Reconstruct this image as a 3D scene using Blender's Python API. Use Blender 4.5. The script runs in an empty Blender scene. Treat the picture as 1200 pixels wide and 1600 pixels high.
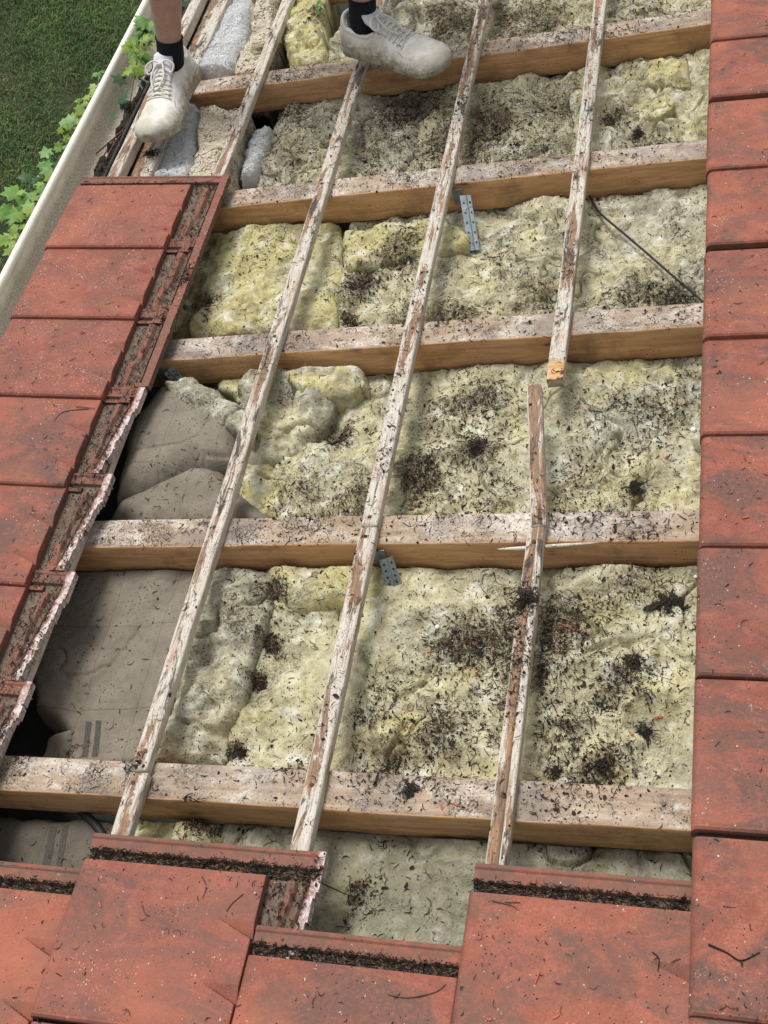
import bpy, math, random
import numpy as np
from mathutils import Matrix, Vector, noise as mnoise
from mathutils.bvhtree import BVHTree

# ------------------------------------------------------------------ camera, light, exposure
SC = bpy.context.scene
COL = SC.collection
PITCH = math.radians(22.0)
# roof frame: x = up the slope, y = along the eave (away from the camera), z = out of the roof
ROOF = Matrix.Rotation(-PITCH, 4, 'Y')
CAM_M = np.array([[0.9525341878899082, 0.16974658484208, -0.25271469651637535],
                  [-0.01874174799968971, -0.795847799797363, -0.6052065981461313],
                  [-0.3038541883582144, 0.5812162906286672, -0.7548908899470332]])
CAM_C = np.array([1.2160824654962965, -0.8312964682267266, 1.9717319584631083])
F_PX = 1885.6

cam = bpy.data.cameras.new('camera')
cam_o = bpy.data.objects.new('camera', cam)
COL.objects.link(cam_o)
cm = Matrix([[*CAM_M[0]], [*(-CAM_M[1])], [*(-CAM_M[2])]]).transposed().to_4x4()
cam_o.matrix_world = ROOF @ Matrix.Translation(Vector(CAM_C)) @ cm
cam.sensor_fit = 'VERTICAL'
cam.sensor_height = 36.0
cam.sensor_width = 27.0
cam.lens = 36.0 * F_PX / 1600.0
cam.clip_start = 0.05
cam.clip_end = 2000
SC.camera = cam_o

SUN_EL, SUN_AZ = math.radians(56), math.radians(-62)   # azimuth from +Y towards +X
w = bpy.data.worlds.new('World'); SC.world = w; w.use_nodes = True
nt = w.node_tree; nt.nodes.clear()
sky = nt.nodes.new('ShaderNodeTexSky'); sky.sky_type = 'NISHITA'; sky.sun_disc = False
sky.sun_elevation = SUN_EL; sky.sun_rotation = SUN_AZ
sky.air_density = 1.0; sky.dust_density = 3.0; sky.ozone_density = 1.0
hs = nt.nodes.new('ShaderNodeHueSaturation'); hs.inputs['Saturation'].default_value = 0.16
bg = nt.nodes.new('ShaderNodeBackground'); bg.inputs[1].default_value = 0.115
wo = nt.nodes.new('ShaderNodeOutputWorld')
nt.links.new(sky.outputs[0], hs.inputs['Color']); nt.links.new(hs.outputs[0], bg.inputs[0]); nt.links.new(bg.outputs[0], wo.inputs[0])
sl = bpy.data.lights.new('sun', 'SUN'); sl.energy = 2.0; sl.angle = math.radians(18); sl.color = (1.0, 0.965, 0.91)
so = bpy.data.objects.new('sun', sl); COL.objects.link(so)
sd = Vector((math.sin(SUN_AZ) * math.cos(SUN_EL), math.cos(SUN_AZ) * math.cos(SUN_EL), math.sin(SUN_EL)))
so.rotation_euler = sd.to_track_quat('Z', 'Y').to_euler()
so.location = sd * 20
SC.view_settings.view_transform = 'Standard'
SC.view_settings.look = 'None'
SC.view_settings.exposure = 0.38
SC.view_settings.gamma = 1.0

# ------------------------------------------------------------------ helpers
def px(x, y, n=0.0):
    """roof coordinates of the point at height n above the rafters seen at photo pixel x, y"""
    d = CAM_M.T @ np.array([(x - 600) / F_PX, (y - 800) / F_PX, 1.0])
    s = (n - CAM_C[2]) / d[2]
    q = CAM_C + s * d
    return float(q[0]), float(q[1])

RNG = np.random.default_rng(7)
_T = RNG.random((256, 256))
def vn(x, y, s=0):
    x = np.asarray(x, float) + s * 17.31; y = np.asarray(y, float) + s * 9.77
    xi = np.floor(x).astype(int); yi = np.floor(y).astype(int)
    fx = x - xi; fy = y - yi
    fx = fx * fx * (3 - 2 * fx); fy = fy * fy * (3 - 2 * fy)
    a = _T[xi % 256, yi % 256]; b = _T[(xi + 1) % 256, yi % 256]
    c = _T[xi % 256, (yi + 1) % 256]; d = _T[(xi + 1) % 256, (yi + 1) % 256]
    return (a * (1 - fx) + b * fx) * (1 - fy) + (c * (1 - fx) + d * fx) * fy - 0.5
def fbm(x, y, s=0, o=4):
    r = 0; a = 1.0
    for k in range(o):
        r = r + a * vn(x * 2 ** k, y * 2 ** k, s + k * 3.1); a *= 0.5
    return r

def new_mesh(name, V, F, mats, mi=None, smooth=True):
    """V (n,3) array, F list of arrays each (m,k)"""
    me = bpy.data.meshes.new(name)
    V = np.asarray(V, np.float32)
    F = [np.asarray(f, np.int32) for f in F if len(f)]
    me.vertices.add(len(V)); me.vertices.foreach_set('co', V.ravel())
    loops = np.concatenate([f.ravel() for f in F])
    tot = np.concatenate([np.full(len(f), f.shape[1], np.int32) for f in F])
    st = np.concatenate([[0], np.cumsum(tot)[:-1]]).astype(np.int32)
    me.loops.add(len(loops)); me.loops.foreach_set('vertex_index', loops)
    me.polygons.add(len(tot)); me.polygons.foreach_set('loop_start', st); me.polygons.foreach_set('loop_total', tot)
    if mi is not None: me.polygons.foreach_set('material_index', np.asarray(mi, np.int32))
    me.polygons.foreach_set('use_smooth', np.full(len(tot), smooth, bool))
    for m in (mats if isinstance(mats, (list, tuple)) else [mats]): me.materials.append(m)
    me.update(calc_edges=True); me.validate()
    return me

def tag(o, label=None, cat=None, group=None, kind=None):
    if label: o['label'] = label
    if cat: o['category'] = cat
    if group: o['group'] = group
    if kind: o['kind'] = kind
    return o

def place(name, me, base=(0, 0, 0), rot=None, parent=None, world=None):
    o = bpy.data.objects.new(name, me); COL.objects.link(o)
    if parent is not None: o.parent = parent
    m = Matrix.Translation(Vector(base)) @ (rot.to_4x4() if rot is not None else Matrix.Identity(4))
    if world is not None: o.matrix_world = world
    elif parent is None: o.matrix_world = ROOF @ m
    else: o.matrix_local = m
    return o

def empty(name, base=(0, 0, 0), rot=None, world=None):
    return place(name, None, base, rot, None, world)

class Acc:
    """collects pieces into one mesh"""
    def __init__(s): s.V = []; s.F = {}; s.M = {}; s.n = 0
    def add(s, V, F, mi=0):
        V = np.asarray(V, float); s.V.append(V)
        for f in F:
            f = np.asarray(f)
            if f.size == 0: continue
            k = f.shape[1]
            s.F.setdefault(k, []).append(f + s.n); s.M.setdefault(k, []).append(np.full(len(f), mi))
        s.n += len(V)
    def mesh(s, name, mats, smooth=True):
        ks = sorted(s.F)
        return new_mesh(name, np.concatenate(s.V), [np.concatenate(s.F[k]) for k in ks], mats,
                        np.concatenate([np.concatenate(s.M[k]) for k in ks]), smooth)

def tube_geo(P, R, k=8, caps=True):
    P = np.asarray(P, float); n = len(P)
    R = np.full(n, R) if np.isscalar(R) else np.asarray(R, float)
    V = []
    T = np.gradient(P, axis=0); T /= np.linalg.norm(T, axis=1)[:, None] + 1e-12
    a = np.array([0, 0, 1.0]) if abs(T[0][2]) < 0.9 else np.array([1.0, 0, 0])
    u = np.cross(T[0], a); u /= np.linalg.norm(u)
    for i in range(n):
        u = u - T[i] * (u @ T[i]); u /= np.linalg.norm(u) + 1e-12
        v = np.cross(T[i], u)
        for j in range(k):
            t = 2 * math.pi * j / k
            V.append(P[i] + R[i] * (u * math.cos(t) + v * math.sin(t)))
    F = [[i * k + j, i * k + (j + 1) % k, (i + 1) * k + (j + 1) % k, (i + 1) * k + j] for i in range(n - 1) for j in range(k)]
    T3 = []
    if caps:
        c0 = len(V); V.append(P[0]); V.append(P[-1])
        T3 = [[c0, (j + 1) % k, j] for j in range(k)] + [[c0 + 1, (n - 1) * k + j, (n - 1) * k + (j + 1) % k] for j in range(k)]
    return np.array(V), [np.array(F), np.array(T3).reshape(-1, 3)]

def smooth_path(P, n=24):
    P = np.asarray(P, float); m = len(P)
    out = []
    for t in np.linspace(0, m - 1, n):
        i = min(int(t), m - 2); f = t - i
        p0 = P[max(i - 1, 0)]; p1 = P[i]; p2 = P[i + 1]; p3 = P[min(i + 2, m - 1)]
        out.append(0.5 * ((2 * p1) + (p2 - p0) * f + (2 * p0 - 5 * p1 + 4 * p2 - p3) * f * f + (3 * p1 - p0 - 3 * p2 + p3) * f ** 3))
    return np.array(out)

def hf_solid(xs, ys, Z, ZB, cell):
    """closed solid from height grids; cell = mask of kept cells"""
    nx, ny = len(xs), len(ys)
    X, Y = np.meshgrid(xs, ys, indexing='ij')
    V = np.concatenate([np.stack([X, Y, Z], -1).reshape(-1, 3), np.stack([X, Y, ZB + 0 * X], -1).reshape(-1, 3)])
    N = nx * ny
    I = np.arange(N).reshape(nx, ny)
    a, b, c, d = I[:-1, :-1], I[1:, :-1], I[1:, 1:], I[:-1, 1:]
    m = cell
    top = np.stack([a[m], b[m], c[m], d[m]], -1)
    bot = np.stack([d[m], c[m], b[m], a[m]], -1) + N
    Fs = [top, bot]
    p = np.zeros((nx + 1, ny + 1), bool); p[1:-1, 1:-1] = m
    w1 = m & ~p[:-2, 1:-1]; Fs.append(np.stack([d[w1], a[w1], a[w1] + N, d[w1] + N][::-1], -1)[:, ::-1])
    w2 = m & ~p[2:, 1:-1]; Fs.append(np.stack([b[w2], c[w2], c[w2] + N, b[w2] + N], -1)[:, ::-1])
    w3 = m & ~p[1:-1, :-2]; Fs.append(np.stack([a[w3], b[w3], b[w3] + N, a[w3] + N], -1)[:, ::-1])
    w4 = m & ~p[1:-1, 2:]; Fs.append(np.stack([c[w4], d[w4], d[w4] + N, c[w4] + N], -1)[:, ::-1])
    F = np.concatenate([f for f in Fs if len(f)])
    used = np.zeros(2 * N, bool); used[F.ravel()] = True
    mp = np.cumsum(used) - 1
    return V[used], [mp[F]], len(top)

def poly_sd(X, Y, P):
    """distance inside a polygon (positive inside)"""
    P = np.asarray(P, float); D = np.full(X.shape, 1e9); ins = np.zeros(X.shape, bool)
    for i in range(len(P)):
        a = P[i]; b = P[(i + 1) % len(P)]; e = b - a
        t = np.clip(((X - a[0]) * e[0] + (Y - a[1]) * e[1]) / (e @ e + 1e-12), 0, 1)
        D = np.minimum(D, np.hypot(X - a[0] - t * e[0], Y - a[1] - t * e[1]))
        c = ((a[1] > Y) != (b[1] > Y)) & (X < (b[0] - a[0]) * (Y - a[1]) / (b[1] - a[1] + 1e-15) + a[0])
        ins ^= c
    return np.where(ins, D, -D)

# ------------------------------------------------------------------ materials
class G:
    def __init__(s, name):
        s.m = bpy.data.materials.new(name); s.m.use_nodes = True
        s.t = s.m.node_tree; s.b = s.t.nodes['Principled BSDF']; s.tc = s.t.nodes.new('ShaderNodeTexCoord')
        s.b.inputs['Specular IOR Level'].default_value = 0.3
        oi = s.t.nodes.new('ShaderNodeObjectInfo')
        s.off = s.t.nodes.new('ShaderNodeVectorMath'); s.off.operation = 'MULTIPLY_ADD'
        v = s.t.nodes.new('ShaderNodeCombineXYZ')
        for i in range(3): s.t.links.new(oi.outputs['Random'], v.inputs[i])
        s.t.links.new(v.outputs[0], s.off.inputs[0]); s.off.inputs[1].default_value = (37, 23, 11)
        s.t.links.new(s.tc.outputs['Object'], s.off.inputs[2])
        s.P = s.off.outputs[0]; s.O = s.tc.outputs['Object']; s.rand = oi.outputs['Random']
    def L(s, a, b): s.t.links.new(a, b)
    def set(s, inp, v):
        if hasattr(v, 'is_linked'): s.L(v, inp)
        else: inp.default_value = v
    def scale(s, vec, k):
        n = s.t.nodes.new('ShaderNodeVectorMath'); n.operation = 'MULTIPLY'; s.L(vec, n.inputs[0]); n.inputs[1].default_value = k; return n.outputs[0]
    def noise(s, sc, det=4, ro=0.6, vec=None, dist=0.0):
        n = s.t.nodes.new('ShaderNodeTexNoise'); s.L(vec or s.P, n.inputs['Vector'])
        n.inputs['Scale'].default_value = sc; n.inputs['Detail'].default_value = det
        n.inputs['Roughness'].default_value = ro; n.inputs['Distortion'].default_value = dist; return n.outputs['Fac']
    def vor(s, sc, vec=None, feat='F1', out='Distance'):
        n = s.t.nodes.new('ShaderNodeTexVoronoi'); n.feature = feat; s.L(vec or s.P, n.inputs['Vector']); n.inputs['Scale'].default_value = sc; return n.outputs[out]
    def mr(s, v, a, b, c=0.0, d=1.0):
        n = s.t.nodes.new('ShaderNodeMapRange'); s.L(v, n.inputs[0])
        for i, k in enumerate((a, b, c, d)): n.inputs[1 + i].default_value = k
        return n.outputs[0]
    def math(s, op, a, b=0.0):
        n = s.t.nodes.new('ShaderNodeMath'); n.operation = op; s.set(n.inputs[0], a); s.set(n.inputs[1], b); return n.outputs[0]
    def mix(s, f, a, b):
        n = s.t.nodes.new('ShaderNodeMix'); n.data_type = 'RGBA'; s.set(n.inputs[0], f)
        for i, v in ((6, a), (7, b)):
            if isinstance(v, tuple): v = (*v, 1.0) if len(v) == 3 else v
            s.set(n.inputs[i], v)
        return n.outputs[2]
    def sepz(s):
        n = s.t.nodes.new('ShaderNodeSeparateXYZ'); s.L(s.O, n.inputs[0]); return n.outputs
    def done(s, col, rough=0.8, bumps=(), sss=None):
        s.set(s.b.inputs['Base Color'], col if not isinstance(col, tuple) else (*col, 1.0)); s.set(s.b.inputs['Roughness'], rough)
        prev = None
        for (h, strength, dist) in bumps:
            n = s.t.nodes.new('ShaderNodeBump'); n.inputs['Strength'].default_value = strength; n.inputs['Distance'].default_value = dist
            s.L(h, n.inputs['Height'])
            if prev: s.L(prev, n.inputs['Normal'])
            prev = n.outputs[0]
        if prev: s.L(prev, s.b.inputs['Normal'])
        return s.m

def mat_plain(name, c, r=0.7, metal=0.0, var=0.3, sc=60):
    g = G(name); f = g.noise(sc, 4)
    g.b.inputs['Metallic'].default_value = metal
    return g.done(g.mix(g.mr(f, .3, .7), tuple(x * (1 - var) for x in c), tuple(min(1, x * (1 + var)) for x in c)), r, [(f, .25, .002)])

def mat_tile(name, crust, grime=1.0, lichen=0.5):
    g = G(name); s = g.sepz()
    big = g.noise(5.0, 5, .6); med = g.noise(22, 5, .65); fine = g.noise(260, 4, .7)
    c = g.mix(g.mr(big, .3, .7), (.20, .060, .040), (.345, .104, .062))
    c = g.mix(g.mr(med, .42, .66, 0, .8), c, (.39, .138, .088))
    c = g.mix(g.mr(fine, .40, .62, 0, .62), c, (.165, .05, .036)); c = g.mix(g.mr(g.noise(520, 3, .8), .55, .7, 0, .5), c, (.52, .23, .16)); c = g.mix(g.mr(g.noise(95, 6, .8), .52, .68, 0, .45), c, (.17, .058, .042))
    # dark algae film in broad bands
    al = g.noise(6.5, 6, .68, g.scale(g.P, (1.0, 1.9, 1.0)), .8)
    k = g.math('MULTIPLY', g.mr(al, .43, .57), g.mr(g.noise(120, 4, .75), .24, .56))
    c = g.mix(g.math('MULTIPLY', k, .95 * grime), c, (.088, .066, .058)); c = g.mix(g.mr(g.noise(3.0, 3, .5), .52, .7, 0, .5), c, (.43, .14, .08))
    c = g.mix(g.mr(g.rand, 0, 1, 0, .42), c, g.mix(.5, c, (.20, .085, .07))); c = g.mix(g.mr(g.math('FRACT', g.math('MULTIPLY', g.rand, 7.3)), .5, 1, 0, .35), c, (.40, .14, .08))
    # pale lichen freckles
    dv_ = g.t.nodes.new('ShaderNodeVectorMath'); dv_.operation = 'MULTIPLY_ADD'; nz_ = g.t.nodes.new('ShaderNodeTexNoise'); nz_.inputs['Scale'].default_value = 170; g.L(g.P, nz_.inputs['Vector']); g.L(nz_.outputs['Color'], dv_.inputs[0]); dv_.inputs[1].default_value = (.012, .012, .012); g.L(g.P, dv_.inputs[2])
    DV = dv_.outputs[0]
    v = g.vor(150, DV); lm = g.noise(9, 4, .7)
    k = g.math('MULTIPLY', g.mr(v, .10, .22, 1, 0), g.mr(lm, .62 - .2 * lichen, .72 - .2 * lichen)); c = g.mix(k, c, (.56, .47, .40))
    v = g.vor(48, DV); k = g.math('MULTIPLY', g.mr(g.math('ADD', v, g.math('MULTIPLY', g.mr(fine, 0, 1), .14)), .12, .16, 1, 0), g.mr(g.noise(13, 2), .52, .6)); c = g.mix(k, c, (.52, .49, .43))
    v = g.vor(70, g.scale(g.P, (1, 1.7, 1))); k = g.mr(g.math('ADD', v, g.math('MULTIPLY', g.noise(240, 3), .2)), .16, .2, 1, 0); c = g.mix(g.math('MULTIPLY', k, g.mr(g.noise(8, 3), .45, .55, 0, .85)), c, (.05, .032, .026))
    # dirt lying in the channels and on the ribs
    dz = g.math('ADD', s[2], g.math('MULTIPLY', g.mr(g.noise(90, 5, .7), .2, .8, -1, 1), .0035))
    dirt = g.mix(g.mr(g.noise(130, 4, .7), .35, .65), (.060, .048, .036), (.20, .168, .13))
    c = g.mix(g.mr(dz, .0195, .0150, 0, .96), c, dirt); c = g.mix(g.mr(g.math('MULTIPLY', g.mr(dz, .0265, .0225), g.mr(g.noise(70, 5, .75), .38, .58)), 0, 1, 0, .8), c, (.15, .085, .06))
    if crust:
        e = g.math('ADD', g.math('ADD', s[0], g.mr(s[1], .285, .055, 0, .032)), g.math('MULTIPLY', g.mr(g.noise(45, 5, .7), .2, .8, -1, 1), .012))
        k = g.math('MULTIPLY', g.mr(e, .442, .450), g.mr(g.noise(38, 5, .8), .36, .50))
        c = g.mix(g.math('MULTIPLY', k, crust), c, g.mix(g.mr(g.noise(140, 4, .7), .4, .6), (.40, .28, .25), (.70, .65, .63)))
    return g.done(c, g.mr(fine, .2, .8, .62, .9), [(g.noise(420, 3, .7), .3, .0012), (med, .2, .004)])

def mat_wood_side():
    g = G('fresh_pine_side'); p = g.scale(g.P, (2.2, 26, 26))
    a = g.noise(2.4, 5, .6, p, 1.2); b = g.noise(9, 4, .65, g.scale(g.P, (3, 60, 60)))
    c = g.mix(g.mr(a, .32, .68), (.40, .205, .085), (.66, .40, .20))
    c = g.mix(g.mr(b, .45, .7, 0, .55), c, (.64, .42, .24))
    kn = g.vor(3.1, g.scale(g.P, (1, 2.6, 2.6))); kk = g.mr(g.math('ADD', kn, g.math('MULTIPLY', g.noise(40, 3), .07)), .085, .115, 1, 0)
    c = g.mix(kk, c, (.115, .05, .025))
    c = g.mix(g.mr(kn, .11, .22, .35, 0), c, (.24, .115, .05))
    d = g.noise(7, 5, .7); c = g.mix(g.mr(d, .52, .72, 0, .65), c, (.10, .066, .042))
    s = g.vor(110); c = g.mix(g.math('MULTIPLY', g.mr(s, .13, .18, 1, 0), g.mr(g.noise(11, 3), .5, .6)), c, (.035, .026, .02))
    return g.done(c, .78, [(b, .25, .002), (a, .15, .003)])

def mat_wood_top():
    g = G('weathered_pine_top'); p = g.scale(g.P, (2.0, 22, 22))
    a = g.noise(2.6, 5, .6, p, .9); b = g.noise(8, 5, .7, g.scale(g.P, (4, 40, 40)))
    c = g.mix(g.mr(a, .3, .7), (.29, .205, .14), (.50, .40, .30))
    c = g.mix(g.mr(b, .45, .75, 0, .5), c, (.20, .135, .095))
    m = g.noise(5, 6, .75, g.scale(g.P, (1, 2, 1)), .6)
    c = g.mix(g.math('MULTIPLY', g.mr(m, .48, .60), g.mr(g.noise(160, 4, .75), .36, .56)), c, (.64, .60, .545))
    c = g.mix(g.math('MULTIPLY', g.mr(g.noise(6.1, 5, .7), .44, .62), .75), c, (.21, .175, .155)); c = g.mix(g.math('MULTIPLY', g.mr(g.noise(9, 6, .8), .5, .6), g.mr(g.noise(220, 4, .85), .45, .56)), c, (.06, .045, .035))
    s = g.vor(150); c = g.mix(g.math('MULTIPLY', g.mr(s, .2, .27, 1, 0), g.mr(g.noise(12, 4, .7), .42, .58)), c, (.04, .03, .024))
    s = g.vor(60); c = g.mix(g.math('MULTIPLY', g.mr(g.math('ADD', s, g.math('MULTIPLY', g.noise(200, 3), .2)), .2, .26, 1, 0), g.mr(g.noise(7, 4, .7), .5, .6)), c, (.05, .037, .028))
    return g.done(c, .9, [(b, .35, .002), (g.noise(300, 3, .7), .5, .0015)])

def mat_batten(name, white):
    g = G(name)
    p = g.scale(g.P, (30, 2.6, 30)); a = g.noise(1.6, 6, .7, p, 1.0)
    fine = g.noise(6, 5, .7, g.scale(g.P, (70, 6, 70)))
    c = g.mix(g.mr(fine, .3, .7), (.36, .32, .265), (.70, .66, .59))
    br = g.mix(g.mr(fine, .3, .7), (.115, .070, .045), (.34, .20, .115))
    pt = g.noise(2.3, 6, .78, g.scale(g.P, (9, 1.5, 9)), .7); ox = g.sepz()[0]; ed = g.math('MULTIPLY', g.math('ABSOLUTE', g.math('SUBTRACT', ox, .0165)), 6.5); pt = g.math('SUBTRACT', pt, ed)
    c = g.mix(g.mr(pt, white - .100, white - .055, 0, .92), c, br); c = g.mix(g.mr(g.noise(5, 4, .7, g.scale(g.P, (9, 2, 9))), .54, .66, 0, .6), c, (.40, .215, .10))
    c = g.mix(g.mr(a, .60, .68, 0, .8), c, (.13, .10, .085))
    dk = g.noise(2.0, 5, .75, g.scale(g.P, (14, 3.6, 14)), .6); c = g.mix(g.mr(dk, .545, .61, 0, .88), c, (.060, .048, .042))
    s = g.vor(170); c = g.mix(g.math('MULTIPLY', g.mr(s, .18, .24, 1, 0), g.mr(g.noise(12, 3), .4, .6)), c, (.05, .037, .03))
    cr = g.noise(3, 3, .5, g.scale(g.P, (46, .9, 46)), .4); c = g.mix(g.mr(g.math('ABSOLUTE', g.math('SUBTRACT', cr, .5)), .004, .010, .85, 0), c, (.06, .04, .03))
    return g.done(c, .88, [(fine, .5, .002), (a, .35, .003)])

def mat_batten_side():
    g = G('batten_side_crust'); fine = g.noise(6, 5, .7, g.scale(g.P, (70, 6, 70)))
    c = g.mix(g.mr(fine, .3, .7), (.42, .37, .29), (.72, .67, .58))
    c = g.mix(g.mr(g.noise(9, 5, .7, g.scale(g.P, (3, 1, 3))), .50, .64, 0, .8), c, (.34, .235, .14))
    return g.done(c, .9, [(fine, .6, .002)])

def mat_wool(name, yellow=0.5, grey=0.3, dirt=0.5):
    g = G(name)
    a = g.noise(7, 5, .6); b = g.noise(28, 5, .7); f = g.noise(150, 5, .75, None, 1.5); h = g.noise(3.2, 5, .6)
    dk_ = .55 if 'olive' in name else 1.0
    pale = g.mix(g.mr(b, .3, .7), (.34, .305, .175), (.68, .64, .445))
    yel = g.mix(g.mr(b, .3, .7), (.39, .34, .13), (.65, .60, .32))
    gre = g.mix(g.mr(b, .3, .7), (.25, .235, .175), (.52, .50, .40))
    c = g.mix(g.mr(a, .66 - .3 * yellow, .84 - .3 * yellow), pale, yel)
    c = g.mix(g.math('MULTIPLY', g.mr(h, .62 - .3 * grey, .74 - .3 * grey), .9), c, gre); c = g.mix(g.mr(g.noise(11, 5, .75), .50, .68, 0, .55), c, (.34, .30, .20))
    c = g.mix(g.mr(f, .52, .74, 0, .35), c, (.20, .18, .11)); c = g.mix(g.mr(g.noise(38, 5, .7, None, .6), .50, .72, 0, .75), c, (.25, .225, .145)); c = g.mix(g.mr(g.noise(20, 4, .6), .52, .70, 0, .8), c, (.74, .73, .63))  # dark and pale patches put crevice shade and lit highlights into the wool colour
    dm = g.noise(5.5, 6, .75, None, .7)
    k = g.math('MULTIPLY', g.mr(dm, .56 - .12 * dirt, .70 - .12 * dirt), g.mr(g.noise(190, 5, .85), .43, .56))
    c = g.mix(g.math('MULTIPLY', k, .85), c, (.050, .038, .028))
    s = g.vor(120); c = g.mix(g.math('MULTIPLY', g.mr(s, .15, .22, 1, 0), g.mr(g.noise(14, 4, .7), .48 - .1 * dirt, .58 - .1 * dirt)), c, (.03, .022, .018))
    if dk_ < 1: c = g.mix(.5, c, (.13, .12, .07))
    at = g.t.nodes.new('ShaderNodeAttribute'); at.attribute_name = 'soil'; so_ = at.outputs['Fac']
    q = g.math('ADD', so_, g.mr(g.noise(30, 5, .8, None, .8), .25, .75, -.55, .40)); q = g.math('MULTIPLY', g.mr(q, .34, .50), g.mr(g.noise(150, 5, .85), .42, .50))
    c = g.mix(g.math('MULTIPLY', q, .93), c, g.mix(g.mr(g.noise(260, 3, .7), .4, .6), (.018, .013, .009), (.065, .047, .030)))
    q = g.math('ADD', so_, g.mr(g.noise(12, 4, .7), .3, .7, -.4, .3)); c = g.mix(g.mr(q, .1, .7, 0, .45), c, (.19, .155, .095))
    g.b.inputs['Specular IOR Level'].default_value = 0.05
    return g.done(c, 1.0, [(b, .8, .012), (g.noise(75, 4, .65, None, 1.0), .45, .005), (f, .35, .003)])

def mat_paper(name='brown_paper', dark=1.0):
    g = G(name); s = g.sepz()
    a = g.noise(9, 5, .65); f = g.noise(220, 4, .7)
    c = g.mix(g.mr(a, .3, .7), tuple(x * dark for x in (.150, .130, .103)), tuple(x * dark for x in (.255, .225, .180)))
    wv = g.math('SINE', g.math('MULTIPLY', s[1], 1500.0)); c = g.mix(g.mr(wv, .2, 1, 0, .18), c, (.11, .09, .07))
    # ruled print lines and double stripes of the facing
    for ax, off, per in ((0, .02, .145), (1, .03, .21)):
        m = g.math('ABSOLUTE', g.math('SUBTRACT', g.math('FRACT', g.math('DIVIDE', g.math('ADD', s[ax], off + 5), per)), .5))
        c = g.mix(g.mr(m, .004, .007, .5, 0), c, (.07, .055, .045))
    c = g.mix(g.mr(f, .5, .8, 0, .5), c, (.09, .072, .055))
    v = g.vor(90); c = g.mix(g.math('MULTIPLY', g.mr(v, .13, .2, 1, 0), g.mr(g.noise(9, 3), .45, .6)), c, (.03, .024, .02))
    g.b.inputs['Specular IOR Level'].default_value = 0.15
    return g.done(c, .9, [(wv, .15, .0006), (a, .3, .01), (f, .3, .001)])

M = {}
M['tile'] = mat_tile('terracotta_tile', 0, .9, .3)
M['tile_lichen'] = mat_tile('terracotta_tile_with_lichen', 0, .5, .9)
M['tile_crust'] = mat_tile('terracotta_tile_with_white_rim', .95, .9, .4)
M['side'] = mat_wood_side(); M['top'] = mat_wood_top()
M['bat'] = mat_batten('flaking_batten', .565); M['bat_side'] = mat_batten_side(); M['bat_brown'] = mat_batten('bare_batten', .50)
M['wool'] = mat_wool('mineral_wool', .45, .25, .6); M['wool_y'] = mat_wool('mineral_wool_yellow', 1.0, .1, .15)
M['wool_g'] = mat_wool('mineral_wool_grey', .25, .75, .75); M['wool_o'] = mat_wool('mineral_wool_olive', .35, .9, .5); M['wool_d'] = mat_wool('mineral_wool_dirty', .3, .3, 1.1)
M['fib'] = mat_plain('glass_fibres', (.62, .59, .45), .8, 0, .15, 30); M['fib_y'] = mat_plain('yellow_glass_fibres', (.62, .57, .32), .8, 0, .15, 30)
M['paper'] = mat_paper(); M['paper_dark'] = mat_paper('brown_paper_dirty', .62)
M['needle'] = mat_plain('dry_needles', (.021, .016, .012), .9, 0, .5, 60)
M['twig'] = mat_plain('brown_twig', (.13, .075, .045), .85, 0, .4, 90)
M['chip'] = mat_plain('tile_chip_red', (.42, .12, .07), .85, 0, .25, 200)
M['moss'] = mat_plain('dark_moss', (.036, .029, .022), 1.0, 0, .75, 260)
M['stone'] = mat_plain('white_stone', (.72, .70, .66), .7, 0, .1, 100)
M['metal'] = mat_plain('galvanised_steel', (.25, .29, .31), .5, .45, .2, 40)
M['rust'] = mat_plain('rusty_nail', (.09, .045, .03), .7, .4, .4, 200)
M['black'] = mat_plain('black_plastic', (.018, .018, .02), .5, 0, .3, 40)
M['dark'] = mat_plain('interior_black', (.02, .02, .019), .8, 0, .4, 20)  # near black that paints in the darkness of the house interior

def foam_mat():
    g = G('white_fibre'); f = g.noise(230, 4, .8, None, 2.0); b = g.noise(30, 4, .7)
    c = g.mix(g.mr(f, .35, .65), (.74, .75, .75), (.93, .93, .93)); c = g.mix(g.mr(b, .62, .75, 0, .5), c, (.40, .38, .34))
    return g.done(c, .8, [(f, 1.0, .008), (b, .5, .01)])
M['foam'] = foam_mat()
def crumb_mat():
    g = G('cream_crumbly_mortar'); f = g.vor(130); b = g.noise(24, 5, .7)
    c = g.mix(g.mr(f, .1, .5), (.74, .68, .55), (.52, .46, .35)); c = g.mix(g.mr(b, .52, .66, 0, .7), c, (.16, .13, .10))
    return g.done(c, .95, [(f, 1.0, .006), (b, .6, .01)])
M['crumb'] = crumb_mat()
def gutter_mat():
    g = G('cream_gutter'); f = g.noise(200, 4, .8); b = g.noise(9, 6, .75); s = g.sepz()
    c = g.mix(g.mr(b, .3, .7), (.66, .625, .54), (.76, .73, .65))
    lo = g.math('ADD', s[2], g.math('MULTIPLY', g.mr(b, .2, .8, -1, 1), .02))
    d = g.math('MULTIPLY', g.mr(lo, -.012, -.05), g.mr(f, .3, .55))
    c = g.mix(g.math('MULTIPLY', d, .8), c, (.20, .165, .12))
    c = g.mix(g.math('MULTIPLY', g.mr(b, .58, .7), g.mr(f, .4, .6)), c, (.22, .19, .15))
    return g.done(c, .45, [(f, .2, .001)])
M['gutter'] = gutter_mat()

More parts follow.
